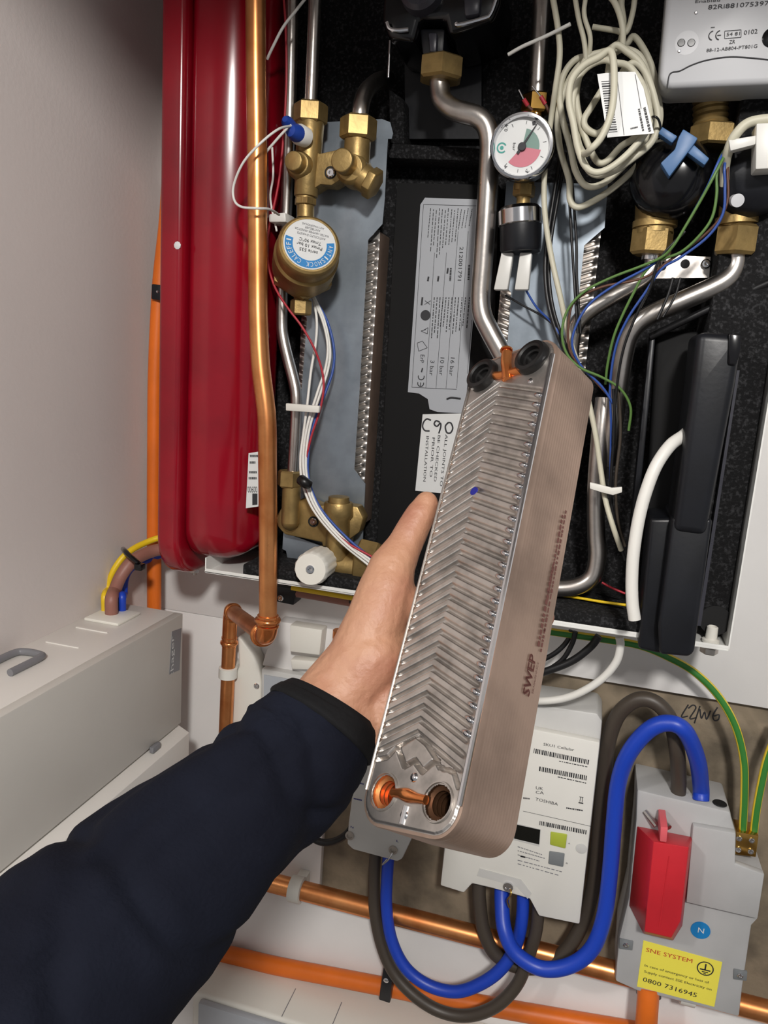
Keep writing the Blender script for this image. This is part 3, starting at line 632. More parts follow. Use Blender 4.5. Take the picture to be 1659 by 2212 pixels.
MB().lathe(q0, q1-q0, [(S(46), 0), (S(48), .001), (S(48), L_*.8), (S(42), L_), (S(14), L_)], 40).build('collar', 'chrome', sn, ang=30)
for xa, xb in ((1096, 1081), (1136, 1126)):
    M_ = MB(); M_.slab([(xa-13, 545), (xa+13, 545), (xb+15, 626), (xb-15, 626)], .125, .012); M_.build('plug', 'nylon', sn, bevel=.0015)
# bare wire ends with red ferrules
for i, (pts, lab) in enumerate((([(1150, 238, .135), (1140, 228, .137), (1131, 214, .14), (1121, 194, .14)], 'left bare wire end with a red ferrule above the gauge'), ([(1188, 245, .13), (1178, 225, .133), (1168, 208, .135), (1150, 186, .135)], 'right bare wire end with a red ferrule above the gauge'))):
    t = thing('wire_end', P(*pts[0]), lab, 'wire'); p = PP(pts)
    MB().tube([p[0], p[1]], .0016, 8, 0).build('insulation', 'wire_brown', t); MB().tube([p[1], p[2]], .0022, 10, 0).build('ferrule', 'wire_red', t); MB().tube([p[2], p[3]], .0008, 8, 0).build('tip', 'chrome', t)

# ================================================================== pump at the top and the big nut
pm = thing('pump', P(940, 60, .05), 'black plastic pump hanging at the top of the case', 'pump')
MB().slab([(828, -60), (1085, -60), (1080, 5), (1064, 46), (968, 76), (960, 40), (905, 38), (895, 90), (838, 82), (824, 45)], .13, .1).build('housing', 'black_gloss', pm, bevel=.006, seg=3)
MB().lathe(P(915, -12, .125), (0, -1, 0), [(px(48, 915, 0, .13), 0), (px(46, 915, 0, .13), .018), (px(38, 915, 0, .13), .022)], 32).build('motor_cap', 'black_lightened', pm)
MB().tube(PP([(836, 48), (842, 62), (858, 66), (882, 64)], .134), .0022, 8, 5).build('clip_wire', 'chrome', pm); MB().tube(PP([(985, 50), (992, 54), (1045, 40), (1060, 30), (1075, -10)], .134), .0022, 8, 5).build('clip_wire', 'chrome', pm)
MB().slab([(905, 60), (962, 60), (958, 118), (912, 120)], .12, .05).build('outlet', 'black', pm, bevel=.004); MB().slab([(1000, -20), (1040, -20), (1036, 30), (1002, 36)], .138, .02).build('connector', 'black_lightened', pm, bevel=.004)
MB().slab([(925, 70), (944, 70), (942, 112), (928, 112)], .128, .02).build('rib', 'black_lightened', pm, bevel=.002)
hexn = thing('union_nut', P(953, 180, .11), 'large brass hex nut under the pump', 'nut'); 
MB().hexa(P(953, 151, .11), (0, 0, 1), px(50, 953, 151, .11), px(46, 953, 151, .11), .1, .78).build('nut', 'brass', hexn, ang=30)
pipe('spring_pin', [(843, 88), (839, 168)], 7, 'chrome', 'thin bright steel pin hanging left of the pump', 'pin', h=.1)

# ================================================================== heat meter at the top right
ht = thing('heat_meter', P(1540, 190, .12), 'pale grey heat meter with printed codes at the top right', 'meter')
MB().slab([(1447, -90), (1720, -90), (1712, 178), (1440, 190), (1424, 172), (1428, 120)], .17, .05).build('housing', 'heat_grey', ht, bevel=.006, seg=3)
hh = .1702; k = MB()
H3 = lambda x, y: (1180+x/3.463, y/3.463)
k.text('Enabled', H3(1115, 22), H3(1300, 10), hh, 6); k.text('82Ri8810753970', H3(1210, 70), H3(1700, 36), hh, 9)
k.text('0102', H3(1478, 260), H3(1580, 248), hh, 9); k.text('54 81', H3(1348, 270), H3(1448, 262), hh, 7); k.text('ZR', H3(1368, 328), H3(1412, 324), hh, 8); k.text('88-12-AB804-PT801G', H3(1198, 390), H3(1578, 356), hh, 7)
arc3(k, H3(1250, 265), 9, 100, 260, hh, 2); arc3(k, H3(1302, 262), 9, 100, 260, hh, 2); k.ruled(H3(1280, 264), H3(1308, 262), hh, 1.6)
for a, b in (((1335, 232), (1458, 222)), ((1458, 222), (1458, 278)), ((1458, 278), (1335, 288)), ((1335, 288), (1335, 232))): k.ruled(H3(*a), H3(*b), hh, 1)
k.microtext(H3(1232, 205), H3(1262, 203), hh, 2)
k.build('printed_text', 'ink', ht)
sw = MB().tube(PP([H3(*q) for q in ((905, 660), (912, 600), (922, 560), (945, 540), (1000, 530), (1080, 490), (1180, 455), (1300, 432), (1400, 425), (1520, 432), (1700, 450))], .1705), .0006, 6, 5).build('cover_seam', 'ink', ht)
for x in (1010, 1085):
    c = P(*H3(x, 320), .1702); MB().lathe(c, (0, -1, 0), [(.0035, 0), (.003, .0005)], 20).build('optical_eye', 'black_gloss', ht)
c = P(*H3(1050, 320), .17); MB().lathe(c, (0, -1, 0), [(.0105, -.0002), (.0105, .0001), (.0095, .00015)], 28).build('eye_ring', 'heat_grey', ht)
c = P(*H3(1690, 280), .1702); MB().lathe(c, (0, -1, 0), [(.0085, 0), (.0075, .0006)], 24).build('optical_port', 'black_gloss', ht)
for q in ((1120, 95), (995, 382)): MB().lathe(P(*H3(*q), .1702), (0, -1, 0), [(.0016, 0), (.001, .0006)], 12).build('rivet', 'chrome', ht)

# ================================================================== zone valves on the right
S = lambda n: px(n, 1450, 420, .13)
zv = thing('zone_valve', P(1410, 550, .1), 'black round zone valve with a blue cross handle on brass body', 'valve')
q0, q1 = P(1452, 395, .10), P(1445, 372, .165); a_ = (q1-q0).normalized()
MB().lathe(q0, a_, [(S(70), -.01), (S(84), 0), (S(86), .03), (S(78), .045), (S(60), .055), (S(30), .06)], 40).build('actuator', 'black_gloss', zv, ang=60)
M_ = MB(); hc_ = .178
M_.slab([(1476, 278), (1508, 298), (1499, 312), (1446, 382), (1427, 352), (1458, 322), (1466, 296)], hc_, .012); M_.build('handle', 'blue_handle', zv, bevel=.0012)
M_ = MB(); M_.slab([(1430, 273), (1464, 294), (1452, 309), (1422, 288)], hc_-.002, .012); M_.slab([(1499, 312), (1533, 342), (1522, 357), (1485, 330)], hc_-.002, .012); M_.build('handle_arms', 'blue_handle', zv, bevel=.0012)
M_ = MB(); M_.cyl(P(1415, 440, .11), P(1412, 505, .11), S(42)); M_.cyl(P(1415, 478, .11), P(1414, 492, .11), S(48)); M_.build('body', 'brass', zv); hexv((1408, 522), 88, 56, .11, 'brass', 'union_nut', zv, .2)
MB().cyl(P(1408, 545, .11), P(1406, 562, .11), S(22)).build('tail', 'chrome', zv)
zv2 = thing('zone_valve', P(1590, 550, .1), 'black zone valve with a white block on brass at the right edge', 'valve')
q0, q1 = P(1625, 390, .10), P(1630, 375, .16)
MB().lathe(q0, q1-q0, [(S(66), -.01), (S(80), 0), (S(80), .045), (S(60), .058)], 40).build('actuator', 'black', zv2, ang=60)
MB().slab([(1634, 266), (1700, 262), (1696, 362), (1632, 366)], .185, .025).build('block', 'nylon', zv2, bevel=.0015)
M_ = MB(); M_.cyl(P(1592, 440, .12), P(1590, 500, .12), S(36)); M_.cyl(P(1592, 470, .12), P(1591, 486, .12), S(44)); M_.cyl(P(1560, 480, .1), P(1700, 440, .1), S(30)); M_.build('body', 'brass', zv2); hexv((1590, 520), 92, 62, .12, 'brass', 'union_nut', zv2, .4)
MB().lathe(P(1593, 433, .172), (0.1, -1, -.2), [(.0055, -.012), (.006, .0012), (.003, .0015)], 20).build('name_plate', 'heat_grey', zv2)
bn = thing('brass_union', P(1535, 320, .11), 'threaded brass union with hex nut below the heat meter', 'fitting')
M_ = MB(); p0, p1 = P(1535, 190, .11), P(1535, 285, .11); M_.lathe(p0, p1-p0, [(S(34), 0)]+[(S(34 if i % 2 else 37), S(6*i)) for i in range(1, 15)], 28); M_.build('thread', 'brass', bn, ang=20)
hexv((1540, 296), 100, 44, .115, 'brass', 'hex_nut', bn, .25)
MB().slab([(1395, 548), (1535, 555), (1532, 600), (1388, 602)], .085, .002).build('valve_bracket', 'steel_plate', label='flat steel bracket with holes between the zone valves', category='bracket')
br = bpy.data.objects['valve_bracket']
for q in ((1480, 570), (1430, 575)): MB().lathe(P(*q, .0852), (0, -1, 0), [(.0048, 0), (.0045, .0003)], 20).build('hole_shade', 'hole_shade', br)  # bracket holes are black discs, their shade painted on the plate
screw(P(1525, 570, .087), .005, br)
M_ = MB().tube(PP([(1565, 400, .15), (1566, 360, .16), (1575, 320, .175), (1590, 290, .18), (1620, 264, .18), (1680, 255, .18)]), .0045, 12, 8).build('valve_cable', 'cable_beige', label='grey cable looping into the right zone valve', category='cable')
MB().slab([(1574, 302), (1634, 292), (1632, 312), (1578, 326)], .183, .012).build('cable_clip', 'nylon', bevel=.001, label='flat white clip left of the white valve block', category='clip')

# ================================================================== black trunking cover and white hose
tc = thing('trunking_cover', P(1440, 1410, .12), 'tall black plastic trunking cover at the right of the case', 'cover')
def cover(x0b, name, poly, hf, t):
    return MB().slab(poly, hf, t).build(name, 'black_matt' if name == 'backing' else 'black', tc, bevel=.009 if 'cover' in name else .004, seg=4)  # darker black on the backing puts the recess shade into its colour
MB().slab([(1404, 722), (1417, 722), (1374, 1165), (1360, 1155)], .1, .03).build('rail', 'black', tc, bevel=.002)
MB().slab([(1592, 800), (1598, 800), (1514, 1352), (1506, 1352)], .14, .012).build('flange', 'black_lightened', tc)
cover(0, 'upper_cover', [(1506, 716), (1598, 722), (1604, 740), (1590, 830), (1527, 1160), (1452, 1150), (1494, 830)], .19, .08)
cover(0, 'lower_cover', [(1452, 1118), (1540, 1121), (1500, 1410), (1488, 1420), (1425, 1414), (1422, 1350)], .186, .09)
cover(0, 'lower_side', [(1405, 1120), (1460, 1120), (1432, 1414), (1378, 1402)], .166, .07)
cover(0, 'backing', [(1418, 716), (1512, 716), (1470, 1130), (1392, 1130)], .085, .02)
MB().slab([(1574, 720), (1604, 722), (1600, 760), (1590, 790), (1572, 788)], .193, .03).build('latch', 'black_gloss', tc, bevel=.002)
for x, y in ((1478, 872), (1458, 1038)): MB().slab([(x, y), (x+16, y), (x+10, y+24), (x-8, y+24)], .118, .012).build('lug', 'black', tc, bevel=.001)
pipe('white_hose', [(1492, 925, .15), (1478, 940, .165), (1448, 962, .18), (1418, 1005, .19), (1396, 1060, .195), (1380, 1120, .198), (1369, 1190, .2), (1365, 1250, .2), (1366, 1300, .2), (1371, 1338, .2)], 27, 'cable_white', 'thick white hose curving down out of the black trunking', 'hose', at=5)

# ================================================================== beige cable coil with tag
CC = [((1010, -120), (1000, 60), (960, 200), (900, 300))]
def c3(l, h0, h1): return [(1180+x/3.463, y/3.463, h0+(h1-h0)*i/max(1, len(l)-1)) for i, (x, y) in enumerate(l)]
path = c3([(600, -120), (560, 20), (575, 160), (560, 300), (500, 350), (400, 420), (270, 470), (160, 620), (90, 850), (100, 1100), (170, 1340), (180, 1500), (240, 1550), (360, 1500), (520, 1390), (680, 1240), (790, 1080), (850, 900), (838, 740), (795, 520), (730, 370), (655, 275), (600, 330)], .150, .135)
path += c3([(500, 400), (350, 420), (220, 445), (130, 560), (100, 720), (125, 900), (180, 1100), (220, 1280), (300, 1390), (420, 1375), (560, 1260), (700, 1100), (790, 950), (800, 760), (760, 560), (690, 410), (560, 365)], .145, .155)
path += c3([(420, 390), (300, 440), (240, 600), (225, 750), (265, 950), (330, 1120), (390, 1215), (460, 1200), (560, 1095), (660, 1030), (760, 900), (775, 700), (720, 500), (610, 390), (500, 350)], .16, .172)
path += c3([(450, 600), (350, 780), (285, 890), (300, 960), (380, 1000), (450, 940), (500, 780), (560, 560), (660, 470), (750, 560), (815, 760), (835, 900), (790, 1060), (640, 1190), (480, 1290), (350, 1300), (265, 1180), (215, 1000), (195, 800), (225, 620), (300, 510), (420, 450)], .165, .178)
path += c3([(520, 470), (620, 500), (720, 640), (770, 820), (760, 960), (640, 1120), (500, 1240), (380, 1290), (290, 1240), (235, 1100), (205, 930), (170, 760), (190, 600), (280, 490), (390, 430), (470, 380), (500, 440), (508, 600), (500, 760), (470, 900), (410, 1030), (340, 1110)], .18, .212)+c3([(290, 1150), (250, 1100), (225, 1000), (210, 900)], .198, .14)
pipe('cable_coil', path, 14, 'cable_beige', 'hanging coil of beige cable with a white paper tag', 'cable', n=8, k=6, at=30)
for i, (pp, wd, lab) in enumerate((
    ([(1190, -30, .16), (1205, 60, .16), (1209, 120, .16), (1200, 190, .155), (1190, 260, .14), (1176, 380, .135), (1178, 470, .135), (1192, 560, .135), (1210, 640, .135), (1230, 730, .13), (1262, 830, .13), (1285, 930, .13), (1297, 1010, .13), (1308, 1080, .135), (1325, 1140, .14), (1342, 1188, .13)], 13, 'beige cable running past the gauge and down behind the exchanger'),
    ([(1238, -30, .165), (1250, 40, .165), (1262, 90, .165), (1268, 150, .16)], 11, 'first short beige cable dropping into the coil'),
    ([(1268, -30, .17), (1262, 30, .17), (1275, 80, .168), (1272, 130, .16)], 10, 'second short beige cable dropping into the coil'),
    ([(1300, -30, .17), (1330, 10, .17), (1345, 60, .17), (1344, 110, .165)], 13, 'beige cable arching over the top of the coil'),
    ([(1375, -30, .15), (1366, 30, .15), (1352, 70, .15), (1330, 66, .15), (1280, 58, .15)], 12, 'beige cable crossing above the coil'))):
    pipe('beige_cable', pp, wd, 'cable_beige', lab, 'cable', n=10)
tg = thing('cable_tag', P(1360, 290, .19), 'white paper tag with barcode in the cable coil', 'tag')
ht_ = .2
MB().slab([(1290, 160), (1338, 155), (1372, 155), (1390, 190), (1413, 288), (1312, 297)], ht_, .0006).build('paper', 'label', tg)
k = MB(); k.barcode((1302, 290), (1292, 175), ht_, -22, 5) if False else None
for i in range(22): y = 176+i*5.2; k.ruled((1299+i*.75, y), (1316+i*.85, y-1), ht_, 1+2*((i*7) % 3)/2)
k.ruled((1333, 165), (1348, 292), ht_, 1); k.ruled((1372, 160), (1385, 235), ht_, 1); k.microtext((1380, 235), (1390, 285), ht_, 4, 3); k.microtext((1392, 232), (1404, 284), ht_, 5, 4); k.microtext((1362, 278), (1378, 274), ht_, 3, 5)
k.build('printed_text', 'ink', tg)
pipe('cable_tie', [(1098, 118, .15), (1130, 100, .155), (1180, 78, .162), (1232, 52, .17)], 8, 'nylon', 'white cable tie tail sticking out left of the coil', 'cable tie', n=8)
pipe('cable_tie', [(1395, 260, .17), (1412, 252, .19), (1424, 262, .185), (1430, 300, .16)], 5, 'black_rubber', 'thin black tie hooked on the right of the coil', 'cable tie', n=8)

# ================================================================== thin wires
def wires(lst, name, cat, n=8):
    for wd, m, pts, lab in lst: pipe(name, pts, wd, m, lab, cat, n=n, k=6)
wires((
 (5.5, 'wire_red', [(612, -20, .125), (617, 60, .125), (618, 200, .125), (604, 380, .12), (580, 500, .12), (578, 560, .125), (592, 616, .13), (620, 663, .132), (651, 704, .13), (678, 751, .125), (695, 798, .12), (699, 840, .12), (690, 890, .122), (672, 945, .125), (658, 1010, .13), (660, 1050, .135), (690, 1110, .14), (740, 1165, .145), (806, 1204, .14)], 'thin dark red wire from the top down across the left bracket'),
 (6, 'cable_white', [(676, 640, .1), (684, 690, .105), (682, 740, .107), (672, 800, .112), (664, 870, .122), (655, 940, .125), (649, 990, .13), (653, 1040, .135), (676, 1100, .14), (730, 1165, .145), (798, 1222, .14)], 'first white wire curving past the lower brass block'),
 (6, 'cable_white', [(672, 635, .1), (696, 690, .105), (708, 745, .107), (703, 795, .11), (685, 850, .12), (664, 920, .126), (655, 985, .131), (660, 1040, .137), (684, 1102, .143), (740, 1168, .147), (800, 1216, .142)], 'second white wire curving past the lower brass block'),
 (6, 'cable_white', [(674, 632, .1), (700, 690, .103), (713, 755, .105), (708, 800, .108), (692, 850, .116), (670, 920, .122), (661, 985, .128), (665, 1040, .133), (690, 1102, .139), (746, 1168, .143), (804, 1212, .138)], 'third white wire curving past the lower brass block'),
 (6, 'wire_blue', [(676, 640, .098), (706, 692, .1), (721, 750, .102), (719, 800, .105), (702, 850, .112), (678, 915, .119), (666, 980, .126), (668, 1040, .131), (694, 1100, .136), (752, 1164, .14), (806, 1208, .136)], 'blue wire along the white wires on the left bracket'),
 (5, 'cable_white', [(588, 318, .13), (590, 380, .125), (584, 430, .12), (598, 500, .12)], 'short white wire behind the looped tie'),
 (5, 'wire_blue', [(1098, 600, .1), (1100, 640, .1), (1135, 625, .1), (1160, 665, .11), (1195, 700, .13), (1215, 740, .13)][2:], 'short blue wire end on the right bracket'),
 (4.5, 'cable_black', [(1092, 638, .1), (1130, 660, .105), (1170, 682, .11), (1200, 705, .12)], 'short black wire end on the right bracket'),
 (9, 'cable_black', [(1212, 330, .1), (1200, 400, .11), (1182, 520, .12), (1178, 600, .125), (1190, 680, .13), (1220, 760, .13), (1255, 830, .125)], 'left black cable running down the right bracket'),
 (8, 'cable_black', [(1222, 330, .1), (1210, 400, .11), (1190, 520, .12), (1186, 600, .125), (1198, 680, .13), (1228, 760, .13), (1262, 830, .125)], 'right black cable running down the right bracket'),
 (6, 'cable_black', [(1226, 390, .12), (1231, 450, .125), (1235, 520, .125), (1240, 600, .125), (1244, 660, .13), (1248, 720, .13)], 'thin black wire below the cable coil, left one'),
 (6, 'cable_black', [(1236, 390, .12), (1240, 450, .123), (1245, 520, .122), (1246, 600, .122), (1250, 660, .128), (1254, 720, .128)], 'thin black wire below the cable coil, right one'),
 (6.5, 'wire_green', [(1600, 285, .13), (1572, 325, .165), (1545, 375, .175), (1515, 430, .172), (1480, 490, .168), (1455, 530, .165), (1430, 555, .16), (1385, 575, .155), (1320, 600, .15), (1262, 630, .148), (1226, 670, .146), (1214, 720, .145), (1225, 765, .143), (1255, 795, .14), (1300, 815, .135), (1340, 840, .13), (1362, 880, .125), (1358, 930, .12)], 'long green wire sweeping from the heat meter to the exchanger top'),
 (6.5, 'wire_green', [(1590, 290, .12), (1556, 340, .165), (1548, 380, .17), (1548, 420, .17), (1538, 470, .168), (1510, 510, .165), (1470, 545, .16), (1425, 562, .155), (1395, 585, .15), (1370, 630, .146), (1345, 680, .142), (1325, 730, .138), (1312, 790, .13), (1308, 830, .125)], 'green wire looping right of the zone valve'),
 (6, 'wire_blue', [(1600, 290, .125), (1560, 335, .168), (1530, 400, .17), (1500, 455, .166), (1465, 515, .162), (1435, 550, .158), (1395, 580, .152), (1330, 615, .148), (1275, 655, .145), (1246, 700, .144), (1236, 745, .142), (1255, 790, .136), (1300, 835, .13), (1330, 880, .125)], 'blue wire beside the long green wire'),
 (6, 'wire_blue', [(1605, 295, .12), (1568, 345, .165), (1566, 400, .168), (1562, 460, .166), (1530, 510, .162), (1470, 556, .157), (1430, 580, .152), (1395, 630, .147), (1355, 690, .143), (1330, 750, .137), (1318, 830, .128), (1320, 920, .12), (1318, 1040, .115)], 'dark blue wire hanging right of the steel pipe'),
 (6, 'cable_black', [(1480, 500, .16), (1440, 540, .16), (1420, 570, .157), (1405, 620, .152), (1375, 680, .147), (1345, 760, .14), (1330, 860, .13), (1325, 960, .125)], 'black wire in the bundle left of the trunking'),
 (6, 'wire_brown', [(1608, 300, .12), (1574, 350, .16), (1570, 440, .163), (1530, 500, .16), (1450, 560, .154), (1390, 600, .149), (1300, 620, .146), (1242, 650, .144), (1228, 700, .142), (1232, 760, .139), (1265, 800, .134), (1310, 850, .127)], 'brown wire tangled with the green wires'),
 (6, 'cable_black', [(1454, 600, .14), (1442, 640, .14), (1420, 690, .14)], 'short black wire crossing the bent steel pipe'),
 (5, 'cable_black', [(1470, 600, .14), (1458, 640, .14), (1432, 685, .14)], 'second short black wire crossing the bent steel pipe'),
 (7, 'cable_black', [(1325, 840, .13), (1328, 930, .125), (1322, 1000, .12), (1320, 1080, .115), (1335, 1160, .11), (1350, 1210, .105)], 'black cable in the dark gap left of the white hose'),
 (7, 'cable_dark', [(1336, 840, .125), (1340, 940, .12), (1330, 1040, .116), (1334, 1120, .11), (1350, 1180, .105)], 'dark brown cable in the gap left of the white hose'),
 (17, 'cable_black', [(1690, 598, .13), (1560, 655, .118), (1480, 692, .11), (1405, 728, .1)], 'thick black cable slanting behind the top of the trunking'),
 (6, 'cable_yellow', [(1180, 1282, .1), (1240, 1290, .1), (1300, 1300, .11), (1352, 1307, .12)], 'yellow wire crossing the foam floor of the case'),
 (5, 'wire_red', [(1300, 1258, .1), (1322, 1270, .1), (1350, 1282, .1)], 'thin red wire low in the case beside the steel bend'),
), 'wire', 'wire')
lt = [(628, 272, .16), (600, 280, .19), (560, 312, .204), (525, 352, .205), (505, 400, .2), (506, 432, .2), (522, 447, .203), (555, 450, .204), (582, 452, .185), (603, 464, .145)]
pipe('cable_tie', lt, 5.5, 'nylon', 'thin white tie looped out in front of the copper pipe', 'cable tie', n=8)
pipe('cable_tie', [(630, 270, .16), (610, 288, .16), (575, 328, .16)], 6, 'nylon', 'cut white tie tail below the blue cap', 'cable tie', n=8)
pipe('cable_tie', [(665, -10, .14), (640, 22, .15), (612, 58, .155), (590, 100, .155), (577, 128, .15)], 6.5, 'nylon', 'white tie tail crossing the upright steel pipe at the top', 'cable tie', n=8)
MB().slab([(580, 462), (616, 458), (618, 480), (580, 480)], .13, .03).build('pipe_clip', 'nylon', bevel=.002, label='clear white clip left of the brass arrestor', category='clip')
MB().slab([(617, 871), (690, 877), (688, 892), (617, 887)], .137, .006).build('wire_clip', 'clip_white', bevel=.001, label='white bar clip holding wires to the thin steel pipe', category='clip')
tb = thing('wire_clip', P(1320, 1052, .13), 'white strap clip round the wires left of the trunking', 'clip')
MB().slab([(1274, 1042), (1300, 1048), (1322, 1054), (1344, 1052), (1344, 1064), (1324, 1070), (1300, 1064), (1274, 1056)], .15, .004).build('strap', 'clip_white', tb, bevel=.001)
MB().tube(PP([(650, 1036, .15), (658, 1042, .153), (666, 1046, .148)]), .0065, 12, 4).build('cable_tie', 'black_rubber', label='black tie round the wires at the lower brass nut', category='cable tie')
# ================================================================== things below the case
def smallclip(poly, h, scr, lab):
    t = thing('cable_clip', P(poly[0][0], poly[0][1], h), lab, 'clip'); MB().slab(poly, h, h-.0007).build('block', 'black', t, bevel=.002)
    screw(P(scr[0], scr[1], h+.001), .0045, t)
smallclip([(588, 1264), (640, 1272), (634, 1308), (586, 1298)], .03, (606, 1292), 'black clip with screw under the tray by the copper pipe')
smallclip([(754, 1290), (780, 1294), (776, 1312), (752, 1304)], .03, (764, 1302), 'black clip under the tray beside the hand')
pipe('supply_cable', [(620, 1276, .022), (680, 1285, .022), (740, 1296, .022), (800, 1306, .022), (860, 1315, .022)], 22, 'cable_brown', 'brown cable clipped level under the tray', 'cable')
pipe('supply_cable', [(630, 1270, .035), (690, 1280, .035), (760, 1292, .035), (830, 1303, .035)], 10, 'cable_yellow', 'yellow cable clipped level under the tray', 'cable')
# white pipe shroud with screw, white spur box, small boxes
ps = thing('pipe_shroud', P(540, 1560, .001), 'white curved plastic shroud with a screw beside the copper pipe', 'cover')
MB().slab([(512, 1375), (522, 1380), (545, 1412), (558, 1440), (564, 1475), (563, 1520), (560, 1640), (492, 1640), (498, 1470), (515, 1440)], .03, .0293).build('shell', 'white_plastic', ps, bevel=.006, seg=3)
screw(P(554, 1482, .0305), .0045, ps)
sb = thing('spur_box', P(690, 1450, .001), 'white plastic spur box behind the wrist', 'box')
MB().slab([(572, 1415), (600, 1342), (780, 1368), (780, 1480), (700, 1462), (566, 1438)], .028, .0273).build('housing', 'panel_white', sb, bevel=.002)
MB().slab([(626, 1350), (696, 1361), (690, 1416), (626, 1408)], .05, .0225).build('switch', 'white_plastic', sb, bevel=.002); MB().slab([(627, 1424), (690, 1430), (688, 1448), (630, 1446)], .045, .0175).build('rocker', 'white_plastic', sb, bevel=.002)
cf = thing('copper_stub', P(742, 1400, .03), 'small copper fitting half hidden by the wrist', 'fitting'); MB().cyl(P(735, 1372, .045), P(732, 1440, .045), px(14, 735, 1400, .05)).build('tube', 'copper', cf); MB().cyl(P(736, 1362, .045), P(735, 1378, .045), px(17, 735, 1400, .05)).build('collar', 'copper_bright', cf)
mm = thing('small_meter', P(620, 1500, .0), 'small clear fronted box under the white spur box', 'meter'); MB().slab([(564, 1444), (690, 1466), (690, 1560), (564, 1560)], .04, .0393).build('housing', 'meter_grey', mm, bevel=.003); MB().slab([(570, 1458), (640, 1470), (640, 1520), (570, 1510)], .042, .002).build('window', 'clear_grey', mm)
# cables out of the tray
pipe('flex_cable', [(1338, 1376, .1), (1340, 1395, .1), (1332, 1428, .098), (1305, 1462, .094), (1265, 1490, .09), (1220, 1508, .085), (1170, 1514, .08), (1100, 1512, .06)], 17, 'cable_white', 'white flex curving from the tray to the left', 'cable', at=3)
for i, (pts, lab) in enumerate((([(1234, 1362, .06), (1225, 1385, .06), (1200, 1410, .06), (1160, 1432, .055)], 'upper black cable leaving the tray'), ([(1243, 1364, .065), (1236, 1390, .065), (1215, 1425, .062), (1180, 1450, .058)], 'middle black cable leaving the tray'), ([(1294, 1374, .07), (1275, 1398, .07), (1235, 1428, .068), (1180, 1450, .066), (1130, 1464, .06)], 'thick black cable leaving the tray'))):
    pipe('flex_cable', pts, (11, 11, 17)[i], 'cable_black', lab, 'cable')
pipe('earth_cable', [(1150, 1358, .06), (1200, 1366, .06), (1300, 1380, .06), (1380, 1394, .055), (1440, 1418, .045), (1500, 1452, .045), (1552, 1504, .045), (1588, 1568, .045), (1606, 1640, .045), (1608, 1710, .045), (1604, 1800, .04)], 17, 'earth', 'green and yellow earth cable arching down to the brass block', 'cable', at=6, uv=True)
pipe('earth_cable', [(1690, 1560, .04), (1660, 1630, .04), (1645, 1690, .04), (1634, 1750, .04), (1628, 1802, .038)], 17, 'earth', 'green and yellow earth cable at the right edge', 'cable', at=2, uv=True)
eb = thing('earth_block', P(1614, 1852, .001), 'brass earth terminal block with four screws', 'terminal')
MB().slab([(1591, 1797), (1639, 1806), (1633, 1852), (1588, 1846)], .05, .03).build('block', 'brass_bright', eb, bevel=.001)
for q in ((1597, 1812), (1624, 1816), (1595, 1836), (1622, 1840)): screw(P(*q, .051), .0035, eb)
MB().slab([(1595, 1852), (1630, 1858), (1628, 1875), (1594, 1870)], .0202, .0202+.011).build('foot', 'cutout_grey', eb)
# ------------------------------------------------------------------ electricity meter
em = thing('electricity_meter', P(1140, 1990, -.012), 'white smart electricity meter behind the held exchanger', 'meter')
hM = .075
MB().slab([(1010, 1500), (1180, 1525), (1290, 1541), (1301, 1558), (1296, 1610), (1276, 1790), (1252, 1998), (1164, 1980), (1144, 1943), (1130, 1936), (1020, 1910), (1002, 1930), (951, 1914), (962, 1800), (992, 1620)], hM-.012, .068).build('base', 'meter_grey', em, bevel=.003)
MB().slab([(998, 1600), (1155, 1576), (1296, 1604), (1252, 1997), (1164, 1979), (1144, 1942), (1060, 1918), (1020, 1909), (1002, 1929), (951, 1913), (966, 1780)], hM, .0119).build('front_cover', 'meter_white', em, bevel=.002)
E3 = lambda x, y: (1130+x/5.142, 1580+y/5.142)
k = MB(); k.text('SKU1 Cellular', E3(225, 155), E3(565, 220), hM, 6.5); k.barcode(E3(115, 240), E3(730, 370), hM, 11, 1); k.barcode(E3(175, 440), E3(705, 545), hM, 11, 2)
k.text('UK', E3(140, 640), E3(222, 655), hM, 7); k.text('CA', E3(140, 690), E3(230, 700), hM, 7); k.text('TOSHIBA', E3(135, 765), E3(385, 825), hM, 7)
k.barcode(E3(180, 1040), E3(700, 1145), hM, 10, 3); k.ruled(E3(0, 885), E3(755, 1055), hM, .9)
k.microtext(E3(400, 330), E3(720, 395), hM, 2, 9); k.microtext(E3(385, 505), E3(700, 575), hM, 2, 10); k.microtext(E3(480, 850), E3(665, 880), hM, 3.5, 11); k.microtext(E3(0, 740), E3(72, 748), hM, 3.5, 12)
k.ruled(E3(615, 790), E3(668, 800), hM, 3); k.ruled(E3(625, 725), E3(670, 735), hM, 1.5); k.ruled(E3(640, 725), E3(630, 780), hM, 1.2); k.ruled(E3(660, 730), E3(655, 785), hM, 1.2)
k.ruled(E3(-30, 1385), E3(25, 1400), hM, 3.5); k.text('A', E3(500, 1250), E3(520, 1254), hM, 3.5); k.text('B', E3(475, 1470), E3(495, 1474), hM, 3.5)
k.build('printed_text', 'ink', em); k = MB()
for i, (y0, y1, x1_) in enumerate(((1290, 1370, 210), (1335, 1410, 240), (1380, 1440, 180), (1440, 1560, 430), (1480, 1600, 400))): k.microtext(E3(-60, y0-10), E3(x1_, y1), hM, 2, 20+i)
k.build('fine_print', 'ink_grey', em)
MB().slab([E3(-90, 1020), E3(195, 1090), E3(180, 1280), E3(-110, 1205)], hM+.0008, .0012).build('display_frame', 'meter_grey', em); MB().slab([E3(-80, 1035), E3(190, 1095), E3(178, 1255), E3(-100, 1190)], hM+.0014, .001).build('display', 'lcd', em)
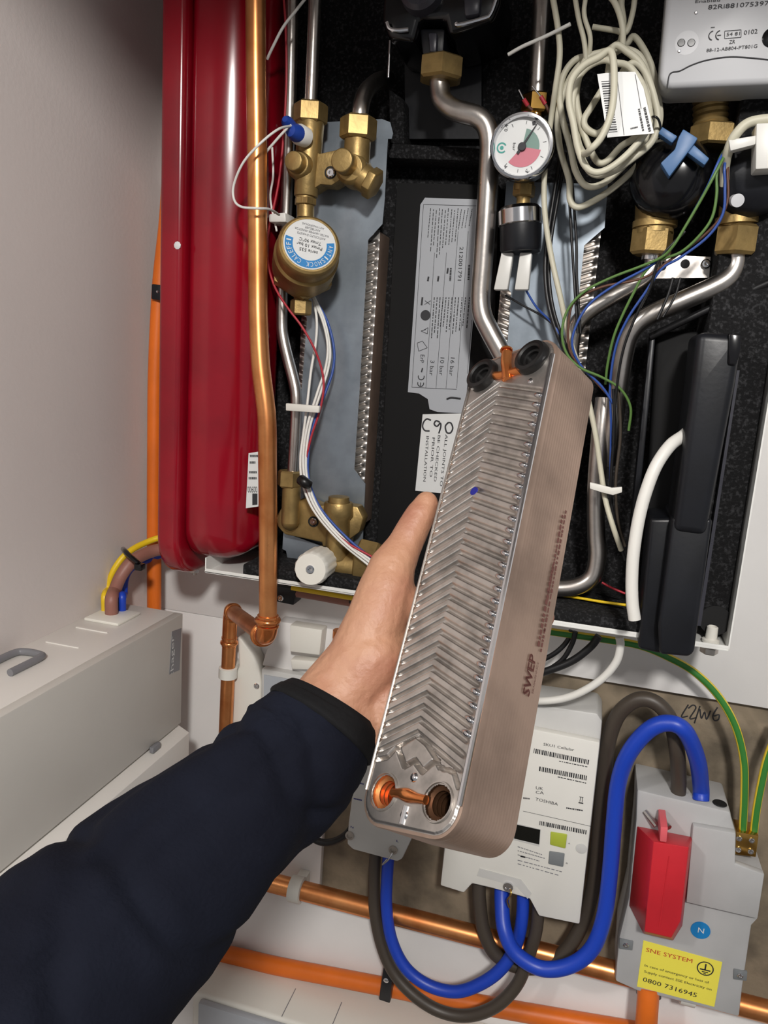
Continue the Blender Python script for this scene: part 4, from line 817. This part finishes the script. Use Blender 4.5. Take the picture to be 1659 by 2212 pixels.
MB().slab([E3(305, 1120), E3(490, 1150), E3(470, 1305), E3(298, 1262)], hM+.002, .003).build('button', 'lime', em, bevel=.0012); MB().slab([E3(290, 1335), E3(462, 1362), E3(445, 1510), E3(278, 1475)], hM+.002, .003).build('button', 'button_grey', em, bevel=.0012)
MB().slab([(1036, 1876), (1125, 1900), (1148, 1930), (1140, 1942), (1118, 1916), (1030, 1892)], hM+.001, .002).build('lower_rib', 'meter_grey', em)
c = P(1098, 1914, hM+.001); MB().lathe(c, (0, -1, 0), [(.0065, 0), (.0065, .003), (.004, .003), (.003, .001)], 20).build('seal_screw', 'chrome', em)
MB().tube(PP([(1102, 1920, .078), (1104, 1932, .082), (1096, 1945, .082), (1100, 1960, .08)]), .0012, 8, 5).build('seal_wire', 'brass_bright', em)
c = P(*E3(645, 1300), hM); MB().lathe(c, (0, -1, 0), [(.007, -.0002), (.007, .0006), (.006, .0008)], 24).build('optical_port', 'meter_grey', em)
# ------------------------------------------------------------------ isolator
iso = thing('isolator', P(810, 1850, .0), 'pale grey isolator with sealed screws below the sleeve', 'isolator')
hI = .08
MB().slab([(790, 1600), (960, 1640), (888, 1815), (868, 1857), (858, 1862), (762, 1836), (749, 1824), (752, 1780), (768, 1660)], hI, .08).build('housing', 'meter_grey', iso, bevel=.003)
for q, r in (((756, 1804), .0062), ((850, 1835), .0062)): MB().lathe(P(*q, hI), (0, -1, 0), [(r, -.0001), (r, .0025), (r*.6, .0025), (r*.5, .0005), (.0002, .0005)], 20).build('screw', 'steel', iso)
MB().tube(PP([(848, 1842, .083), (840, 1856, .086), (826, 1868, .086), (836, 1856, .084)]), .001, 8, 5).build('seal_wire', 'chrome', iso)
k = MB(); k.text('N', (757, 1788), (763, 1790), hI, 5); k.text('L', (856, 1818), (861, 1820), hI, 5)
for i, y in enumerate((1655, 1690, 1725)): k.microtext((772-i*4, y), (790-i*4, y+4), hI, 3, i)
k.build('printed_text', 'ink_blue', iso)
# ------------------------------------------------------------------ service cut-out
hC = .06
cut = thing('service_cutout', P(1470, 2170, -.012), 'grey electricity cut-out with a red fuse carrier and yellow sticker', 'fuse box')
MB().slab([(1376, 1706), (1578, 1754), (1580, 1766), (1590, 1800), (1588, 1866), (1652, 1889), (1637, 1986), (1624, 2000), (1604, 2135), (1597, 2198), (1500, 2172), (1376, 2141), (1329, 2120), (1336, 2030), (1358, 1940), (1374, 1770)], hC, .072).build('housing', 'cutout_grey', cut, bevel=.003)
ztc = P(1470, 1729, hC).z
for q in ((1402, 1697), (1555, 1735)): MB().lathe(PZ(*q, ztc), (0, 0, 1), [(.0085, -.0004), (.008, .0005)], 24).build('socket_shade', 'hole_shade', cut)  # sockets are black discs with the shade put into the colour
for q in ((1465, 1708), (1514, 1722)): MB().lathe(PZ(*q, ztc), (0, 0, 1), [(.012, -.0004), (.0115, .0015), (.008, .0015)], 24).build('tail_entry', 'cutout_grey', cut)
MB().slab([(1497, 1784), (1590, 1800), (1588, 1866), (1652, 1889), (1637, 1986), (1482, 1950)], hC+.01, .0105).build('raised_panel', 'cutout_grey', cut, bevel=.002)
base = PP([(1376, 1784), (1497, 1808), (1474, 2000), (1454, 2032), (1390, 2017), (1359, 1956)], hC+.001); top = PP([(1412, 1818), (1488, 1830), (1470, 1990), (1450, 2026), (1392, 2012), (1398, 1960)], hC+.045)
fr_ = MB(); n = 6; fr_.v = base+top; fr_.f = [list(range(6, 12)), list(range(6))[::-1]]+[[i, (i+1) % 6, 6+(i+1) % 6, 6+i] for i in range(6)]
fc_ = fr_.build('fuse_carrier', 'fuse_red', cut, bevel=.0012)
MB().slab([(1444, 1850), (1446, 1850), (1426, 2002), (1423, 2002)], hC+.0456, .0012).build('rib', 'fuse_red', fc_); MB().slab([(1427, 1786), (1443, 1788), (1440, 1820), (1425, 1818)], hC+.046, .04).build('tab', 'fuse_pink', fc_, bevel=.001)
for a, b in (((1393, 1752), (1418, 1784)), ((1430, 1770), (1446, 1788))): MB().tube(PP([(a[0], a[1], hC+.001), (b[0], b[1], hC+.012)]), .0035, 8, 0).build('seal_slot', 'steel', cut)
MB().lathe(P(1513, 2009, hC), (0, -1, 0), [(px(20, 1513, 2009, hC), 0), (px(20, 1513, 2009, hC), .001)], 32).build('neutral_disc', 'label_blue', cut)
k = MB(); k.text('N', (1507, 2014), (1520, 2017), hC+.001, 13); k.build('letter', 'label', [o for o in cut.children if o.name.startswith('neutral_disc')][0])
ys = MB().slab([(1390, 2032), (1560, 2079), (1543, 2175), (1376, 2131)], hC+.0008, .0008).build('yellow_sticker', 'yellow_label', cut)
hY = hC+.0009; k = MB(); Y3 = lambda x, y: (1100+x/2.968, 1700+y/2.968)
k.text('0800 7316945', Y3(855, 1245), Y3(1200, 1350), hY, 11); k.text('In case of emergency or loss of', Y3(868, 1150), Y3(1280, 1262), hY, 6); k.text('Supply contact SSE Electricity on', Y3(864, 1188), Y3(1296, 1306), hY, 6)
arc3(k, Y3(1257, 1165), 16, 0, 360, hY, 2.4); k.ruled(Y3(1262, 1135), Y3(1255, 1175), hY, 3); k.ruled(Y3(1222, 1165), Y3(1290, 1182), hY, 3); k.ruled(Y3(1235, 1182), Y3(1275, 1192), hY, 2.4); k.ruled(Y3(1245, 1194), Y3(1262, 1199), hY, 2)
k.build('printed_text', 'ink', ys); k = MB(); k.text('SNE SYSTEM', Y3(876, 1055), Y3(1172, 1130), hY, 10); k.build('printed_heading', 'ink_red', ys)
for q in ((1338, 2042), (1585, 2108)): MB().slab([(q[0], q[1]-14), (q[0]+30, q[1]-8), (q[0]+28, q[1]+12), (q[0]-1, q[1]+8)], hC+.002, .004).build('seal_clip', 'button_grey', cut, bevel=.001); screw(P(q[0]+14, q[1], hC+.003), .0035, cut)
MB().cyl(P(1402, 2128, .04), P(1401, 2150, .045), px(26, 1402, 2150, .045)).build('gland', 'black_rubber', cut)
# ------------------------------------------------------------------ heavy tails
def heavy(pts, wd, m, lab, at=5): pipe('meter_tail', pts, wd, m, lab, 'cable', at=at, n=16, k=10)
def inlet(x, y): q = PZ(x, y, P(1470, 1729, .06).z); return (x, y, -q.y)
heavy([inlet(1465, 1712), (1466, 1680, .045), (1462, 1620, .06), (1448, 1555, .06), (1415, 1517, .058), (1375, 1512, .055), (1335, 1545, .05), (1313, 1610, .045), (1304, 1700, .04), (1295, 1800, .035), (1284, 1900, .035), (1262, 1985, .035), (1225, 2050, .04), (1180, 2085, .045), (1120, 2088, .05), (1070, 2060, .055), (1045, 2010, .055), (1036, 1950, .05), (1034, 1900, .045)], 33, 'cable_dark', 'brown grey meter tail arching over from the cut-out to the meter')
heavy([inlet(1514, 1728), (1514, 1700, .045), (1506, 1640, .07), (1480, 1580, .09), (1443, 1562, .09), (1400, 1578, .088), (1358, 1628, .085), (1336, 1690, .08), (1326, 1780, .08), (1318, 1880, .082), (1305, 1980, .085), (1278, 2050, .088), (1230, 2086, .09), (1170, 2092, .09), (1115, 2060, .088), (1090, 2010, .08), (1084, 1950, .06), (1084, 1900, .045)], 36, 'cable_blue', 'blue meter tail arching over from the cut-out to the meter')
heavy([(812, 1830, .045), (808, 1900, .05), (810, 1970, .055), (824, 2040, .06), (850, 2100, .065), (895, 2150, .07), (950, 2184, .07), (1010, 2194, .07), (1070, 2174, .07), (1116, 2128, .065), (1140, 2070, .06), (1158, 2010, .055), (1164, 1940, .05), (1164, 1900, .045)], 26, 'cable_dark', 'brown grey tail looping low from the isolator to the meter')
heavy([(841, 1830, .05), (836, 1900, .055), (835, 1960, .06), (846, 2030, .065), (876, 2090, .07), (925, 2128, .072), (985, 2142, .072), (1040, 2124, .07), (1085, 2090, .066), (1115, 2040, .06), (1128, 1980, .055), (1130, 1900, .045)], 26, 'cable_blue', 'blue tail looping low from the isolator to the meter')
pipe('flex_cable', [(660, 1800, .03), (690, 1818, .03), (720, 1818, .03), (748, 1802, .03), (772, 1770, .03)], 15, 'cable_black', 'short black cable behind the sleeve and the isolator', 'cable')
# ------------------------------------------------------------------ white box at the bottom
wb = thing('distribution_box', P(640, 2212, .0), 'white plastic box with a grey window at the bottom edge', 'fuse box')
zt = .543; yf = -.098
MB().bounds((-.49, yf, .33), (.02, -.0007, zt)).build('housing', 'white_plastic', wb, bevel=.006, seg=3)
cvr = MB().bounds((-.474, yf-.012, .34), (-.30, yf+.0001, zt-.004)).build('window', 'clear_grey', wb, bevel=.004)
MB().bounds((-.29, yf-.008, .34), (.01, yf+.0001, zt-.005)).build('cover', 'white_plastic', wb, bevel=.004)
for x in (-.345, -.27): MB().bounds((x-.0006, yf+.004, zt-.0004), (x+.0006, -.04, zt+.0003)).build('seam', 'ink_grey', wb)
MB().bounds((-.42, yf-.0132, .47), (-.395, yf-.0118, .482)).build('switch_tab', 'magenta', cvr); MB().bounds((-.468, yf-.0132, .488), (-.458, yf-.0118, .495)).build('printed_mark', 'ink', cvr)
# ================================================================== held plate heat exchanger
HO = V3((-0.10024877, -0.63954212, 1.25444823)); HU = V3((0.81176739, -0.48249517, 0.32898649)); HV = V3((0.03882054, 0.60669035, 0.79398979)); HN = V3((-0.58268916, -0.63176359, 0.51122216))
HW, HLn, HT = .072, .31, .045
def HX(u, v, n): return HO+HU*u+HV*v+HN*n
hx = thing('plate_heat_exchanger', HX(HW/2, 0, -HT/2), 'brazed steel plate heat exchanger with chevron face held in the hand', 'heat exchanger')
BR_ = .0165
def outline(ins, n=10):
    out = []; r = BR_-ins
    for cu_, cv_, a0 in ((HW-BR_, BR_, -90), (HW-BR_, HLn-BR_, 0), (BR_, HLn-BR_, 90), (BR_, BR_, 180)):
        for i in range(n+1):
            a = math.radians(a0+90*i/n); out.append((cu_+r*math.cos(a), cv_+r*math.sin(a)))
    return out
def inside(u, v, ins=0.0):
    du = max(BR_-u, u-(HW-BR_), 0); dv = max(BR_-v, v-(HLn-BR_), 0)
    if du > 0 and dv > 0: return math.hypot(du, dv) <= BR_-ins
    return ins <= u <= HW-ins and ins <= v <= HLn-ins
# body: stacked plate edges
M_ = MB(); prof = [(.0022, -.001), (.0004, -.0012), (0, -.003), (.0003, -.006)]
nz = -.006
while nz > -HT+.003: prof += [(.00042, nz-.0006), (.0003, nz-.0011), (.0003, nz-.0020)]; nz -= .0022
prof += [(.0003, -HT+.001), (.003, -HT)]
n = len(outline(0))
for ins, nn in prof: M_.v += [HX(a, b, nn) for a, b in outline(ins)]
for k_ in range(len(prof)-1):
    for j in range(n): M_.f.append([k_*n+j, k_*n+(j+1) % n, (k_+1)*n+(j+1) % n, (k_+1)*n+j])
M_.f.append(list(range((len(prof)-1)*n, len(prof)*n)))
M_.build('plate_stack', 'steel_side', hx, ang=30)
# front plate with pressed chevrons and port holes
bot = [(.0160, .0180, .0098), (.0560, .0175, .0098)]; tp = [(.0135, .2945, .0122), (.0550, .2945, .0122)]
NU, NV = 120, 560; m = MB(); idx = {}
PITCH, SL, APX = .00725, .45, .0295
w_pts = [(.019, .0405), (.0265, .0325), (.033, .036), (.0405, .031), (.046, .036), (.050, .037)]
a_pts = [(.004, .034), (.012, .036), (.0165, .041), (.022, .0445), (.030, .049), (.0385, .0455), (.046, .040), (.052, .034), (.062, .033), (.067, .026)]
def pdist(u, v, pl):
    best = 1
    for (x0, y0), (x1, y1) in zip(pl, pl[1:]):
        dx, dy = x1-x0, y1-y0; t = max(0, min(1, ((u-x0)*dx+(v-y0)*dy)/(dx*dx+dy*dy))); best = min(best, math.hypot(u-x0-dx*t, v-y0-dy*t))
    return best
def groove(u, v):
    if v > .056 or v < .02: return 0
    d1 = pdist(u, v, w_pts); d2 = pdist(u, v, a_pts); g = lambda d, w: max(0, 1-(d/w)**2)
    return -max(.0048*g(d1, .0015), .0036*g(d2, .0012))
def hgt(u, v): return min(hgt0(u, v), groove(u, v))
def hgt0(u, v):
    e = min(u-.0012, HW-.0042-u)
    top = .283-SL*abs(u-APX)+.004; low = .047-.30*abs(u-APX)*1.6
    if e <= 0 or v > top or v < low: 
        return 0
    ph = ((v+SL*abs(u-APX))/PITCH) % 1.0; t = abs(ph-.5)*2
    g = max(0, min(1, (t-.50)/.32)); g = g*g*(3-2*g); k_ = min(1, e/.0035, (v-low)/.003, (top-v)/.003)
    return -.0025*g*k_
for i in range(NU+1):
    for j in range(NV+1):
        u = HW*i/NU; v = HLn*j/NV
        # pull border points onto the rounded outline
        du = max(BR_-u, u-(HW-BR_), 0); dv = max(BR_-v, v-(HLn-BR_), 0); un, vn = u, v; R0 = BR_-.002
        if du > 0 and dv > 0 and math.hypot(du, dv) > R0:
            s_ = R0/math.hypot(du, dv); un = u+(BR_-u)*(1-s_) if u < BR_ else u-(u-(HW-BR_))*(1-s_); vn = v+(BR_-v)*(1-s_) if v < BR_ else v-(v-(HLn-BR_))*(1-s_)
        un = min(max(un, .002), HW-.002); vn = min(max(vn, .002), HLn-.002)
        idx[i, j] = len(m.v); m.v.append(HX(un, vn, hgt(un, vn)-.0008*(1 if not inside(un, vn, .003) else 0)))
for i in range(NU):
    for j in range(NV):
        uc = HW*(i+.5)/NU; vc = HLn*(j+.5)/NV
        if any((uc-a)**2+(vc-b)**2 < (r-.0012)**2 for a, b, r in bot) or any((uc-a)**2+(vc-b)**2 < (r-.0045)**2 for a, b, r in tp): continue
        if math.hypot(max(BR_-uc, uc-(HW-BR_), 0), max(BR_-vc, vc-(HLn-BR_), 0)) > BR_+.003: continue
        m.f.append([idx[i, j], idx[i+1, j], idx[i+1, j+1], idx[i, j+1]])
fp = m.build('front_plate', 'steel_plate', hx, ang=70)
# raised rim along both long edges
for uu in (HW-.0016, .0016):
    MB().tube([HX(uu, .0175+.275*i/60, .0002) for i in range(61)], .0016 if uu > .03 else .0009, 8, 0).build('edge_rim', 'chrome' if uu > .03 else 'steel', hx)
# scalloped right rim ends of the ridges
M_ = MB(); i = 0; v = .052
while v < .268:
    M_.tube([HX(HW-.0105, v+.0020, -.0004), HX(HW-.0075, v+.0008, .0001), HX(HW-.0048, v-.0004, .0002), HX(HW-.0026, v-.0012, -.0004)], lambda t: .0006+.0013*math.sin(math.pi*min(1, max(0, t))**1.0), 8, 3); v += PITCH
M_.build('ridge_ends', 'chrome', hx, ang=60)
for a, b, r in bot:
    pr = [(r+.0005, .0001), (r+.0002, .0012), (r-.0004, .0012), (r-.0008, -.001)]
    MB().lathe(HX(a, b, 0), HN, pr, 36, cap=False).build('port_rim', 'steel_plate', hx, ang=60)
    pr = [(r-.0008, -.001)]
    for q in range(8): pr += [(r-.0008, -.001-.0032*q-.0012), (r-.0034, -.001-.0032*q-.0020), (r-.0034, -.001-.0032*q-.0028), (r-.0008, -.001-.0032*(q+1))]
    pr += [(.0002, -.030)]
    MB().lathe(HX(a, b, 0), HN, pr, 32, cap=False).build('port_bore', 'copper' if a < .03 else 'bore_dark', hx, ang=30)
(a0, b0, r0), (a1, b1, r1) = bot
MB().tube([HX(a0+r0-.002, b0, .0004), HX(.030, b0+.0005, .0010), HX(.040, b0-.0003, .0010), HX(a1-r1+.002, b1, .0004)], lambda t: .0024+.0012*math.exp(-((t-.5)/.16)**2), 14, 6).build('braze_bridge', 'copper_bright', hx)
for uu, vv in ((.0358, .0275), (.0350, .0085)): MB().lathe(HX(uu, vv, -.0004), HN, [(.0028, 0), (.0022, .0012), (.0004, .0016)], 14).build('pressed_dimple', 'chrome', hx, ang=60)
MB().tube([HX(.0352, .013, .0003), HX(.0350, .004, .0003)], .0016, 8, 0).build('pressed_groove', 'chrome', hx)
w_pts = [(.019, .0405), (.0265, .0325), (.033, .036), (.0405, .031), (.046, .036), (.050, .037)]
a_pts = [(.004, .034), (.012, .036), (.0165, .041), (.022, .0445), (.030, .049), (.0385, .0455), (.046, .040), (.052, .034), (.062, .033), (.067, .026)]
for a, b, r in tp:
    MB().lathe(HX(a, b, -.001), HN, [(r, 0), (r, .004), (r-.001, .0062), (r-.0035, .0066), (r-.0048, .0055), (r-.0052, .0025), (r-.0068, .0022), (r-.0066, -.006), (.0002, -.0065)], 36).build('port_seal', 'black_rubber', hx, ang=40)
MB().tube([HX(.0335, .305, .0036), HX(.0340, .298, .0030), HX(.0355, .291, .0018), HX(.0365, .284, .0004)], .0036, 16, 5).build('copper_spout', 'copper_bright', hx)
MB().lathe(HX(.0332, .3062, .0042), HX(.0332, .3062, .0042)-HX(.0342, .296, .003), [(.0042, 0), (.0042, .0014), (.0026, .0014), (.0020, -.002)], 20).build('spout_ring', 'copper_bright', hx)
MB().tube([HX(.020, .293, .0008), HX(.030, .2895, .001), HX(.047, .288, .0008)], .0028, 12, 5).build('braze_bridge', 'copper_bright', hx)
MB().lathe(HX(.0565, .2765, 0), HN, [(.0022, -.001), (.0018, .0006), (.0006, .001)], 14).build('pressed_dimple', 'chrome', hx)
MB().lathe(HX(.0296, .2010, -.0004), HN, [(.0030, 0), (.0028, .0005)], 20).build('ink_dot', 'ink_blue', hx)
# stamped print down the side face
k = MB(); us = HW+.0004
def SD(v, d): return HO+HU*us+HV*v+HN*(-d)
k.text3('SWEP', SD(.083, .0345), SD(.1055, .0345), .0058, HU); k.text3('SWEP', SD(.0833, .0343), SD(.1058, .0343), .0058, HU); k.text3('SWEP', SD(.0836, .0341), SD(.1061, .0341), .0058, HU); k.text3('E8LASHx20/1P-SC-S', SD(.086, .0365+.0010), SD(.1035, .0365+.0010), .0016, HU)
for i, (a, b, d, s_) in enumerate(((.112, .162, .0345, .0024), (.122, .200, .0375, .0018), (.140, .196, .0350, .0020), (.110, .128, .0375, .0018))):
    r = random.Random(i); v = a
    while v < b:
        l = r.uniform(.0012, .0035); p0, p1 = SD(v, d), SD(v+l, d); w2 = HN*s_*r.uniform(.3, .5); k.add([p0-w2, p1-w2, p1+w2, p0+w2], [(0, 1, 2, 3)]); v += l+r.uniform(.0006, .0016)
k.build('printed_text', 'ink_brown', hx)

# ================================================================== person: hand, wrist, jacket sleeve
pe = thing('person', Q(200, 2020, .39), 'outstretched arm in a dark navy jacket holding the steel exchanger', 'person')
def capsule(mb, p0, p1, r0, r1, flat=None, n=16, m=6):
    p0, p1 = V3(p0), V3(p1); ax = (p1-p0); L = ax.length; ax.normalize(); prof = []
    for i in range(m): a = math.pi/2*(1-i/m); prof.append((max(r0*math.cos(a), 1e-4), -r0*math.sin(a)))
    prof.append((r0, 0)); prof.append((r1, L))
    for i in range(1, m+1): a = math.pi/2*i/m; prof.append((max(r1*math.cos(a), 1e-4), L+r1*math.sin(a)))
    mb.lathe(p0, ax, prof, n)
def chain(mb, pts):
    for (p, r), (q, s) in zip(pts, pts[1:]): capsule(mb, p, q, r, s)
m = MB()
wr = Q(748, 1512, .475); fa = Q(640, 1640, .455)
off = (Q(760, 1470, .47)-Q(690, 1420, .47)).normalized()
chain(m, [(fa, .029), (wr-off*.004, .0265), (Q(800, 1425, .478), .0255)]); chain(m, [(fa+off*.012, .024), (wr+off*.010, .0235), (Q(850, 1440, .49), .022)])
# thenar and thumb along the left edge of the exchanger
chain(m, [(Q(772, 1440, .476), .0215), (Q(812, 1345, .480), .0195), (Q(834, 1275, .486), .0180), (Q(846, 1228, .490), .0152), (Q(874, 1178, .4955), .0116), (Q(893, 1140, .499), .0108), (Q(908, 1112, .501), .0100), (Q(921, 1090, .503), .0080)])
chain(m, [(Q(908, 1110, .5015), .0094), (Q(921, 1087, .503), .0080)])
# palm against the side of the exchanger
for v0, v1 in ((.070, .150), (.078, .158)):
    pass
kn_ = []
for i, v in enumerate((.150, .129, .109, .090)):
    k0 = HX(-.0145, v-.012, -.036); kn_.append(k0)
    chain(m, [(Q(805, 1425, .482), .020), (HX(-.0165, v-.035, -.026), .0145), (k0, .0118)])
chain(m, [(Q(834, 1275, .486), .0150), (HX(-.0125, .128, -.022), .0115), (kn_[0], .0105)])
# fingers closing round the back plate
for i, v in enumerate((.150, .129, .109, .090)):
    r = (.0086, .0089, .0086, .0076)[i]; ln = (.9, .98, .9, .74)[i]; b = -HT-r-.0005
    chain(m, [(kn_[i], .0102), (HX(-.004, v-.006, b+.001), r*1.06), (HX(.022*ln, v+.001, b), r), (HX(.042*ln, v+.006, b), r*.93), (HX(.058*ln, v+.009, b+.0006), r*.78)])
me = bpy.data.meshes.new('arm_src'); me.from_pydata(m.v, [], m.f); src = bpy.data.objects.new('arm_src', me); COL.objects.link(src)
rm = src.modifiers.new('r', 'REMESH'); rm.mode = 'VOXEL'; rm.voxel_size = .0013
sm = src.modifiers.new('s', 'SMOOTH'); sm.factor = .5; sm.iterations = 14
dg = bpy.context.evaluated_depsgraph_get(); res = bpy.data.meshes.new_from_object(src.evaluated_get(dg))
bpy.data.objects.remove(src); b = MB(); b.v = [v.co.copy() for v in res.vertices]; b.f = [list(p.vertices) for p in res.polygons]
# knuckle creases on the thumb joint
b.build('body', 'skin', pe, ang=180)
# sleeve
sec = [(718, 1528, 109, .472), (708, 1545, 118, .470), (688, 1574, 130, .466), (642, 1635, 152, .457), (560, 1706, 160, .443), (450, 1804, 180, .424), (335, 1914, 206, .402), (222, 2026, 234, .382), (102, 2146, 264, .362), (-20, 2265, 288, .345), (-160, 2405, 308, .33)]
cen = smooth([Q(a, b_, d) for a, b_, r, d in sec], 10); rads = []
for i in range(len(sec)-1):
    for j in range(10): t = j/10; rads.append((sec[i][2]*sec[i][3]*(1-t)+sec[i+1][2]*sec[i+1][3]*t)/F)
rads.append(sec[-1][2]*sec[-1][3]/F)
fr = frames(cen); ns = 96; m = MB(); from mathutils import noise as NZ
view = (V3(CAM)-cen[20]).normalized()
for i, (p, (t, a, c)) in enumerate(zip(cen, fr)):
    vw = (V3(CAM)-p).normalized(); j0 = max(range(ns), key=lambda j: (a*math.cos(2*math.pi*j/ns)+c*math.sin(2*math.pi*j/ns)).dot(vw))
    for j in range(ns):
        an = 2*math.pi*j/ns; dd = a*math.cos(an)+c*math.sin(an); q = p+dd*rads[i]
        s = i/len(cen)
        f1 = NZ.noise(V3((s*7+math.cos(an)*.8, math.sin(an)*1.2, 3)))*.004*min(1, max(0, i-18)/12)
        sp = math.sin(an*2+s*13+2.5*NZ.noise(V3((s*4, an*.3, 9)))); f2 = -.0045*max(0, sp)**6*min(1, max(0, i-20)/10)
        sp2 = math.sin(-an*1.0+s*22+3*NZ.noise(V3((s*5, an*.5, 1)))); f3 = -.0035*max(0, sp2)**8*min(1, max(0, i-20)/16)
        f4 = NZ.noise(V3((s*26, math.cos(an)*3, math.sin(an)*3)))*.0010
        dj = (j-j0-3+ns//2) % ns-ns//2; f5 = -.0022*math.exp(-(dj/.9)**2)*min(1, max(0, i-20)/4)
        m.v.append(q+dd*(f1+f2+f3+f4+f5))
N = len(cen)
for i in range(N-1):
    for j in range(ns): m.f.append([i*ns+j, i*ns+(j+1) % ns, (i+1)*ns+(j+1) % ns, (i+1)*ns+j])
# rolled inner hem
b0 = len(m.v)
for kk, (dr, dt) in enumerate(((-.0012, -.0015), (-.0035, -.0008), (-.0042, .006), (-.0045, .02))):
    t, a, c = fr[0]
    for j in range(ns): an = 2*math.pi*j/ns; m.v.append(cen[0]+t*dt+(a*math.cos(an)+c*math.sin(an))*(rads[0]+dr))
for j in range(ns): m.f.append([j, (j+1) % ns, b0+(j+1) % ns, b0+j])
for kk in range(3):
    for j in range(ns): m.f.append([b0+kk*ns+j, b0+kk*ns+(j+1) % ns, b0+(kk+1)*ns+(j+1) % ns, b0+(kk+1)*ns+j])
sl = m.build('jacket_sleeve', 'jacket', pe, ang=180)
# cuff band and strap
m = MB(); t, a, c = fr[0]
pr = [(-1, .0002), (0, .0016)]+[(ii, .0022) for ii in range(2, 19, 2)]+[(19, .0018), (20, .0002)]
for ii, dr in pr:
    t, a, c = fr[max(ii, 0)]; pc = cen[max(ii, 0)]-(t*.0018 if ii < 0 else t*0)
    for j in range(ns): an = 2*math.pi*j/ns; m.v.append(pc+(a*math.cos(an)+c*math.sin(an))*(rads[max(ii, 0)]+dr))
for kk in range(len(pr)-1):
    for j in range(ns): m.f.append([kk*ns+j, kk*ns+(j+1) % ns, (kk+1)*ns+(j+1) % ns, (kk+1)*ns+j])
cfb = m.build('cuff_band', 'cuff', sl, ang=60)
m = MB(); pts = [Q(764, 1603, .445), Q(778, 1588, .450), Q(790, 1585, .458), Q(797, 1600, .466)]
m.tube(pts, .0062, 12, 6); m.build('cuff_strap', 'cuff', sl, ang=60)
